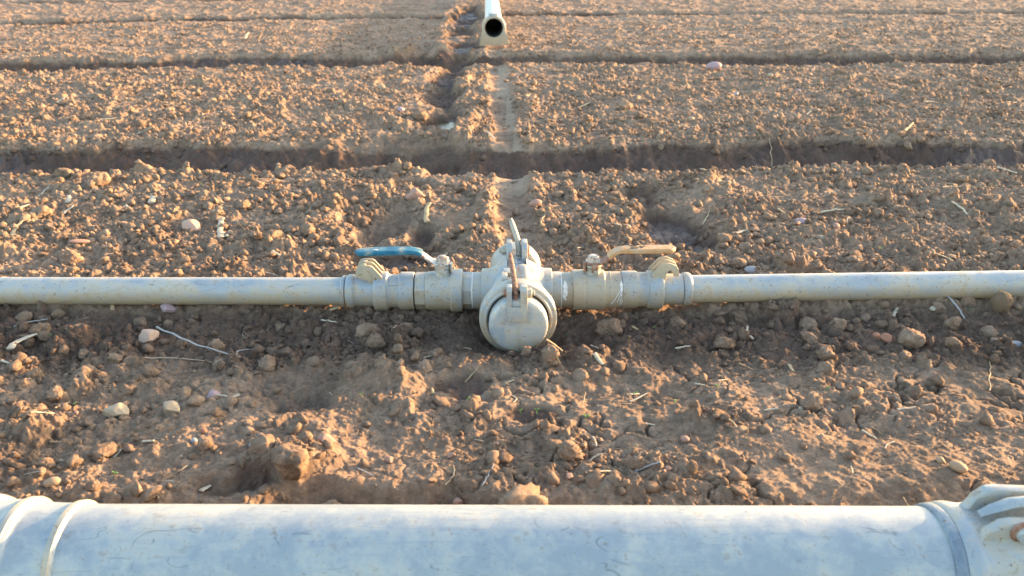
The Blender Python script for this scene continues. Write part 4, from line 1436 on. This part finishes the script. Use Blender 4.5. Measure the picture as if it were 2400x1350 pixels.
S, P_, G_ = STRAW, PALESTRAW, GREYSTRAW
STRAWS = [
    ((372, 786), (560, 850), 6, G_, "long grey grass blade reaching diagonally over the clods", -0.04),
    ((556, 850), (617, 806), 5, G_, "bent tip of grey grass curling up beside the long blade", 0.25),
    ((340, 848), (500, 840), 3, P_, "thin pale stem curving below the long grey blade", 0.06),
    ((28, 838), (93, 803), 18, P_, "thick pale bent stalk piece at the left edge", 0.14),
    ((0, 855), (44, 876), 8, P_, "pale splinter at the left edge below the bent stalk", 0.02),
    ((38, 783), (115, 763), 6, G_, "slender grey husk left in front of the pipe", 0.08),
    ((268, 750), (276, 706), 9, S, "short straw leaning upright on the front of the left pipe", 0.02),
    ((82, 1013), (134, 981), 14, P_, "broad flat pale stalk piece lower left of the cream stone", 0.0),
    ((130, 960), (163, 938), 6, S, "short brown double straw above the broad flat piece", 0.03),
    ((492, 931), (540, 940), 7, P_, "pale straw lying over the mauve pebble", 0.06),
    ((545, 938), (562, 930), 12, P_, "small chip of pale husk beside the mauve pebble", 0.0),
    ((335, 1036), (362, 1041), 9, P_, "tiny white straw chip above the oval clod", 0.0),
    ((263, 1066), (284, 1052), 11, P_, "square pale straw stub at the right of the oval clod", 0.0),
    ((370, 1131), (408, 1136), 5, P_, "thin curled fibre at the lower left", 0.12),
    ((470, 1148), (492, 1130), 14, P_, "wide cream stub on the front edge at the left", 0.0),
    ((755, 765), (790, 775), 6, P_, "pale straw in the shade below the left valve", 0.0),
    ((775, 745), (850, 730), 12, S, "shaggy straw piece tucked under the left coupling", 0.05),
    ((925, 808), (942, 786), 4, S, "thin straw left of the end plug in the shade", 0.0),
    ((1015, 925), (1012, 905), 9, S, "small brown straw at the rim of the dark round dip", 0.0),
    ((1090, 888), (1126, 872), 4, S, "thin straw pair above the dark round dip", 0.0),
    ((1200, 928), (1204, 950), 5, P_, "short curved straw between the two dark dips", 0.2),
    ((1183, 902), (1205, 896), 8, S, "light straw chip below the gaping crack", 0.0),
    ((1280, 832), (1318, 840), 9, S, "frayed straw right below the end plug", 0.05),
    ((1294, 853), (1312, 868), 7, S, "short straw right of the gaping crack", 0.0),
    ((1392, 851), (1412, 866), 15, P_, "thick pale straw stub in front of the tee", 0.0),
    ((1385, 800), (1422, 814), 4, P_, "thin straw below the orange handled valve", 0.0),
    ((1483, 768), (1492, 782), 9, S, "yellow-green straw chip before the right coupling", 0.0),
    ((1365, 945), (1374, 910), 3, S, "thin upright straw on the crust", 0.0),
    ((1476, 922), (1498, 916), 8, P_, "pale straw chip upper of a crossing pair", 0.0),
    ((1477, 936), (1518, 919), 7, P_, "pale straw lower of a crossing pair", 0.0),
    ((1458, 940), (1500, 944), 3, S, "hair-thin straw beneath the crossing pair", 0.05),
    ((1388, 1018), (1398, 1045), 7, P_, "pale straw on end in the middle of the crust", 0.05),
    ((1513, 994), (1535, 998), 6, P_, "small pale straw on the crust right of the middle", 0.05),
    ((1488, 1105), (1545, 1105), 8, G_, "grey striped straw near the front", 0.0),
    ((1043, 1130), (1063, 1093), 4, S, "curved brown straw near the front middle", -0.15),
    ((1132, 1138), (1158, 1097), 4, G_, "thin grey twig near the front middle", 0.0),
    ((834, 1090), (874, 1112), 5, G_, "grey blade half buried left of the front middle", 0.0),
    ((1582, 822), (1617, 822), 7, P_, "pale straw right of the tee on the damp shaded strip", 0.0),
    ((1682, 900), (1706, 892), 6, P_, "small pale straw on the crust, upper right", 0.0),
    ((1628, 903), (1652, 909), 6, P_, "small white straw left of the upper right one", 0.0),
    ((1850, 855), (1858, 875), 10, S, "short yellow straw stub stuck upright at the right", 0.0),
    ((1790, 973), (1822, 973), 8, P_, "pale frayed straw at the right below the clods", 0.0),
    ((2102, 963), (2150, 959), 8, P_, "white straw lying over a clod at the right", 0.0),
    ((2020, 1008), (2055, 1027), 7, P_, "white straw slanting down at the right", 0.0),
    ((2045, 1000), (2072, 1012), 3, S, "thin dry straw right above the slanting one", 0.1),
    ((2319, 918), (2320, 854), 3, S, "tall thin straw standing upright at the far right", 0.0),
    ((1765, 800), (1752, 768), 8, P_, "torn white husk in front of the right pipe", 0.1),
    ((2180, 745), (2190, 735), 14, P_, "pale yellow chip below the right pipe", 0.0),
    ((2213, 728), (2258, 760), 6, G_, "grey twig left of the dung ball", 0.05),
    ((2090, 752), (2100, 738), 10, P_, "white chip under the right pipe", 0.0),
    ((2205, 455), (2340, 452), 5, S, "long straw lying flat on the right bed", 0.03),
    ((2230, 487), (2265, 512), 8, P_, "pale straw below the long flat one", 0.05),
    ((2335, 405), (2380, 418), 9, P_, "thick grey stem at the far edge of the right bed", 0.0),
    ((2350, 403), (2382, 374), 3, S, "thin straw sloping up at the far right furrow", 0.0),
    ((1922, 506), (1975, 505), 9, P_, "frayed husk on the right bed", 0.06),
    ((1822, 500), (1842, 514), 7, S, "short straw over a clod on the right bed", 0.0),
    ((2170, 598), (2232, 618), 10, S, "dry curled straw close behind the right pipe", 0.1),
    ((1725, 555), (1758, 544), 10, P_, "frayed white straw by the dark hollow", 0.03),
    ((1640, 430), (1668, 416), 11, P_, "thick pale straw on the bank right of the hollow", 0.0),
    ((1648, 520), (1665, 500), 4, S, "thin pale straw inside the dark hollow", 0.0),
    ((1150, 488), (1180, 474), 5, P_, "small straw in the rut beyond the tee", 0.0),
    ((1270, 545), (1280, 510), 6, S, "straw piece right of the rut behind the tee", 0.05),
    ((1440, 549), (1455, 558), 7, P_, "pale straw near the round cream pebble", 0.0),
    ((1352, 600), (1370, 590), 4, P_, "pale straw right behind the tee", 0.0),
    ((1310, 520), (1340, 523), 7, S, "straw above the pale one behind the tee", 0.0),
    ((1000, 524), (1008, 496), 14, S, "frayed straw tuft at the hollow left of the rut", 0.05),
    ((1122, 562), (1155, 547), 7, S, "straw piece beside the rear of the tee", 0.0),
    ((1001, 500), (1006, 488), 10, P_, "pale husk on the mound left of the rut", 0.0),
    ((948, 576), (970, 566), 5, P_, "pale straw at the edge of the hollow behind the blue handle", 0.0),
    ((1022, 603), (1048, 590), 10, S, "straw chunk behind the blue handle", 0.0),
    ((516, 565), (522, 522), 18, P_, "pale stub of stalk standing behind the left pipe", 0.0),
    ((532, 562), (538, 545), 9, P_, "small pale chip beside the standing stub", 0.0),
    ((358, 486), (362, 466), 20, P_, "wide white stub on the left bed", 0.0),
    ((160, 482), (164, 466), 14, P_, "white stub on the far left of the bed", 0.0),
    ((148, 506), (172, 487), 8, P_, "pale straw below the white stub", 0.0),
    ((30, 562), (60, 532), 12, S, "long straw at the left edge behind the pipe", 0.05),
    ((50, 503), (72, 490), 8, P_, "pale straw left of the double clod", 0.0),
    ((90, 460), (115, 442), 6, P_, "grey straw on the far left of the bed", 0.0),
    ((296, 493), (312, 500), 9, P_, "white frayed chip in the middle of the left bed", 0.0),
    ((730, 600), (768, 592), 5, P_, "pale straw in the footprint hollow", 0.0),
    ((640, 603), (660, 612), 9, P_, "small cream chip behind the left pipe", 0.0),
    ((690, 426), (735, 420), 5, S, "straw at the far edge of the bed, left half", 0.0),
    ((1140, 322), (1160, 332), 7, P_, "white straw across the lower end of the rut", 0.0),
    ((1232, 240), (1246, 230), 8, S, "straw right of the rut on the second bed", 0.0),
    ((1355, 245), (1382, 240), 9, S, "pale husk on the second bed", 0.0),
    ((1362, 262), (1382, 270), 10, P_, "cream husk under the pale one on the second bed", 0.0),
    ((1250, 415), (1278, 406), 6, S, "straw in the furrow beside the rut", 0.0),
    ((128, 245), (155, 236), 10, P_, "broad straw at the left of the second bed", 0.0),
    ((236, 290), (268, 287), 6, P_, "thin straw on the left of the second bed", 0.0),
    ((500, 268), (520, 269), 6, P_, "white straw on the second bed, left half", 0.0),
    ((315, 320), (360, 317), 5, P_, "thin straw near the lip of the second bed", 0.0),
    ((2165, 247), (2188, 245), 7, P_, "white straw on the second bed, right half", 0.0),
    ((2358, 243), (2390, 240), 7, S, "straw near the right end of the second bed", 0.0),
    ((2120, 318), (2138, 300), 7, S, "straw on the lip of the second bed at the right", 0.0),
    ((1900, 265), (1890, 275), 5, P_, "pale fleck of straw in the second bed", 0.0),
    ((1803, 325), (1817, 362), 2, S, "thin straw standing in the furrow at the right", 0.0),
    ((575, 96), (582, 82), 7, P_, "white straw on the third bed", 0.0),
]
for k, (a, b, w, m, lab, bend) in enumerate(STRAWS):
    straw_obj("straw", a, b, w, m, lab, "straw", "dry straws lying on the soil", bend, 0.5, 400 + k, 0.3 if w > 9 else 0.5)

# further bits of straw, copies of a few shapes
SM = []
for k in range(6):
    rn = random.Random(70 + k)
    bm = bmesh.new()
    n = 6
    tube(bm, [(-0.5 + j / n, 0.10 * math.sin(math.pi * j / n) * (k % 3 - 1) + rn.uniform(-.01, .01), 0.03 * math.sin(math.pi * j / n)) for j in range(n + 1)], [0.045 * rn.uniform(.7, 1.1) for j in range(n + 1)], 6, 0.5)
    o = finish("straw", bm, (S, P_, P_)[k % 3], None, 60)
    SM.append(o.data)
    bpy.data.objects.remove(o)
made = 0
rnd = random.Random(55)
while made < 110:
    x, y = scatter(200, 0.98, 5.2)
    z = terrain(x, y)[0]
    for k in range(200):
        if made >= 110:
            break
        zc = y[k] * CP + CAM_H * SP
        if abs(x[k]) / zc > 0.61 or not keep_off(np.array([x[k]]), np.array([y[k]]), 0.004)[0]:
            continue
        L = rnd.uniform(0.010, 0.030) * (1 + 0.12 * y[k])
        o = bpy.data.objects.new("straw", rnd.choice(SM))
        C.objects.link(o)
        o.scale = (L, L * rnd.uniform(.6, 1.3), L)
        o.rotation_euler = (rnd.uniform(-.3, .3), rnd.uniform(-.45, .45), rnd.uniform(0, 6.28))
        o.location = (x[k], y[k], z[k] + 0.004)
        tag(o, "short scrap of straw on the " + zone(x[k], y[k]), "straw", "straw scraps on the " + zone(x[k], y[k]))
        made += 1

# dry leaf against the left pipe
bm = bmesh.new()
x, y = pix(492, 722)
prof = [(-0.018, 0.0, 0.0), (-0.010, 0.010, 0.014), (0.0, 0.012, 0.020), (0.012, 0.010, 0.026), (0.022, 0.016, 0.022), (0.010, 0.004, 0.012), (0.004, -0.004, 0.004), (-0.008, -0.012, -0.004), (-0.016, -0.008, -0.004)]
vs = [bm.verts.new(q) for q in prof]
cv = bm.verts.new((-0.002, 0.001, 0.016))
for k in range(len(vs)):
    bm.faces.new((vs[k], vs[(k + 1) % len(vs)], cv))
bmesh.ops.solidify(bm, geom=list(bm.faces), thickness=0.0008)
o = finish("dry_leaf", bm, LEAFDRY, None, 60)
o.location = (x, y - 0.005, gz(x, y - .02) + 0.012)
tag(o, "curled brown dry leaf propped against the front of the left pipe", "leaf")

# ------------------------------------------------------------------ seedlings
SPR = []
for k in range(3):
    bm = bmesh.new()
    tube(bm, [(0, 0, -0.15), (0.02, 0, 0.4), (0.05, 0, 0.8)], [0.07, 0.06, 0.05], 6)
    for s in ((-1, 1) if k < 2 else (1,)):
        pts = [(0.05, 0, 0.78), (0.05 + s * 0.25, 0.05 * s, 1.0), (0.05 + s * 0.5, 0.1 * s, 0.98 + .1 * k), (0.05 + s * 0.75, 0.1 * s, 0.9)]
        tube(bm, pts, [0.05, 0.16, 0.16, 0.03], 7, 0.3)
    o = finish("seedling", bm, GREEN, None, 60)
    SPR.append(o.data)
    bpy.data.objects.remove(o)
SEEDS = [(1220, 960, "tiny yellow-green seedling at the left in the dark sprouting dip"), (1258, 962, "bright seedling at the right in the dark sprouting dip"),
         (1098, 953, "two-leaved seedling below the dark round dip"), (851, 938, "seedling on the sunlit soil left of the dips"),
         (1490, 919, "seedling between the crossing straws"), (1580, 943, "seedling by a clod right of the crossing straws"),
         (1680, 923, "seedling on the crust at the right, lower one"), (1934, 923, "seedling beside the cracked oval clod"),
         (1372, 984, "seedling on the bare crust right of the middle"), (1338, 1012, "seedling beside a crack right of the middle"),
         (1490, 1044, "faint seedling on the crust near the front"), (1736, 1153, "green seedling in the front edge crack"),
         (1331, 771, "seedling in the shade right of the end plug"), (1531, 772, "seedling in the shade below the right coupling"),
         (988, 829, "seedling left of the end plug"), (268, 1114, "green seedling at the lower left front"),
         (118, 804, "seedling between the clods at the left"), (178, 942, "seedling beside a big clod on the left"),
         (473, 440, "upright seedling near the far edge of the left bed"), (347, 508, "seedling by a white chip on the left bed"),
         (1031, 432, "seedling near the hole left of the rut"), (1055, 443, "second seedling near the hole left of the rut"),
         (1284, 513, "seedling right of the rut behind the tee"), (1805, 571, "seedling behind the right pipe, left one"),
         (1838, 570, "two-leaved seedling behind the right pipe"), (1842, 586, "upright seedling just behind the right pipe"),
         (1937, 581, "seedling behind the right pipe, below the creamy pebble"), (2064, 585, "seedling behind the right pipe near the middle"),
         (2381, 428, "seedling at the right end of the bed"), (2163, 622, "seedling touching the back of the right pipe"),
         (2268, 738, "seedling left of the dung ball")]
rnd = random.Random(77)
for (px, py, lab) in SEEDS:
    x, y = pix(px, py)
    o = bpy.data.objects.new("seedling", rnd.choice(SPR))
    C.objects.link(o)
    q = rnd.uniform(0.006, 0.0085)
    o.scale = (q, q, q)
    o.rotation_euler = (rnd.uniform(-.3, .3), rnd.uniform(-.3, .3), rnd.uniform(0, 6.28))
    o.location = (x, y, gz(x, y))
    tag(o, lab, "seedling", "green seedlings")
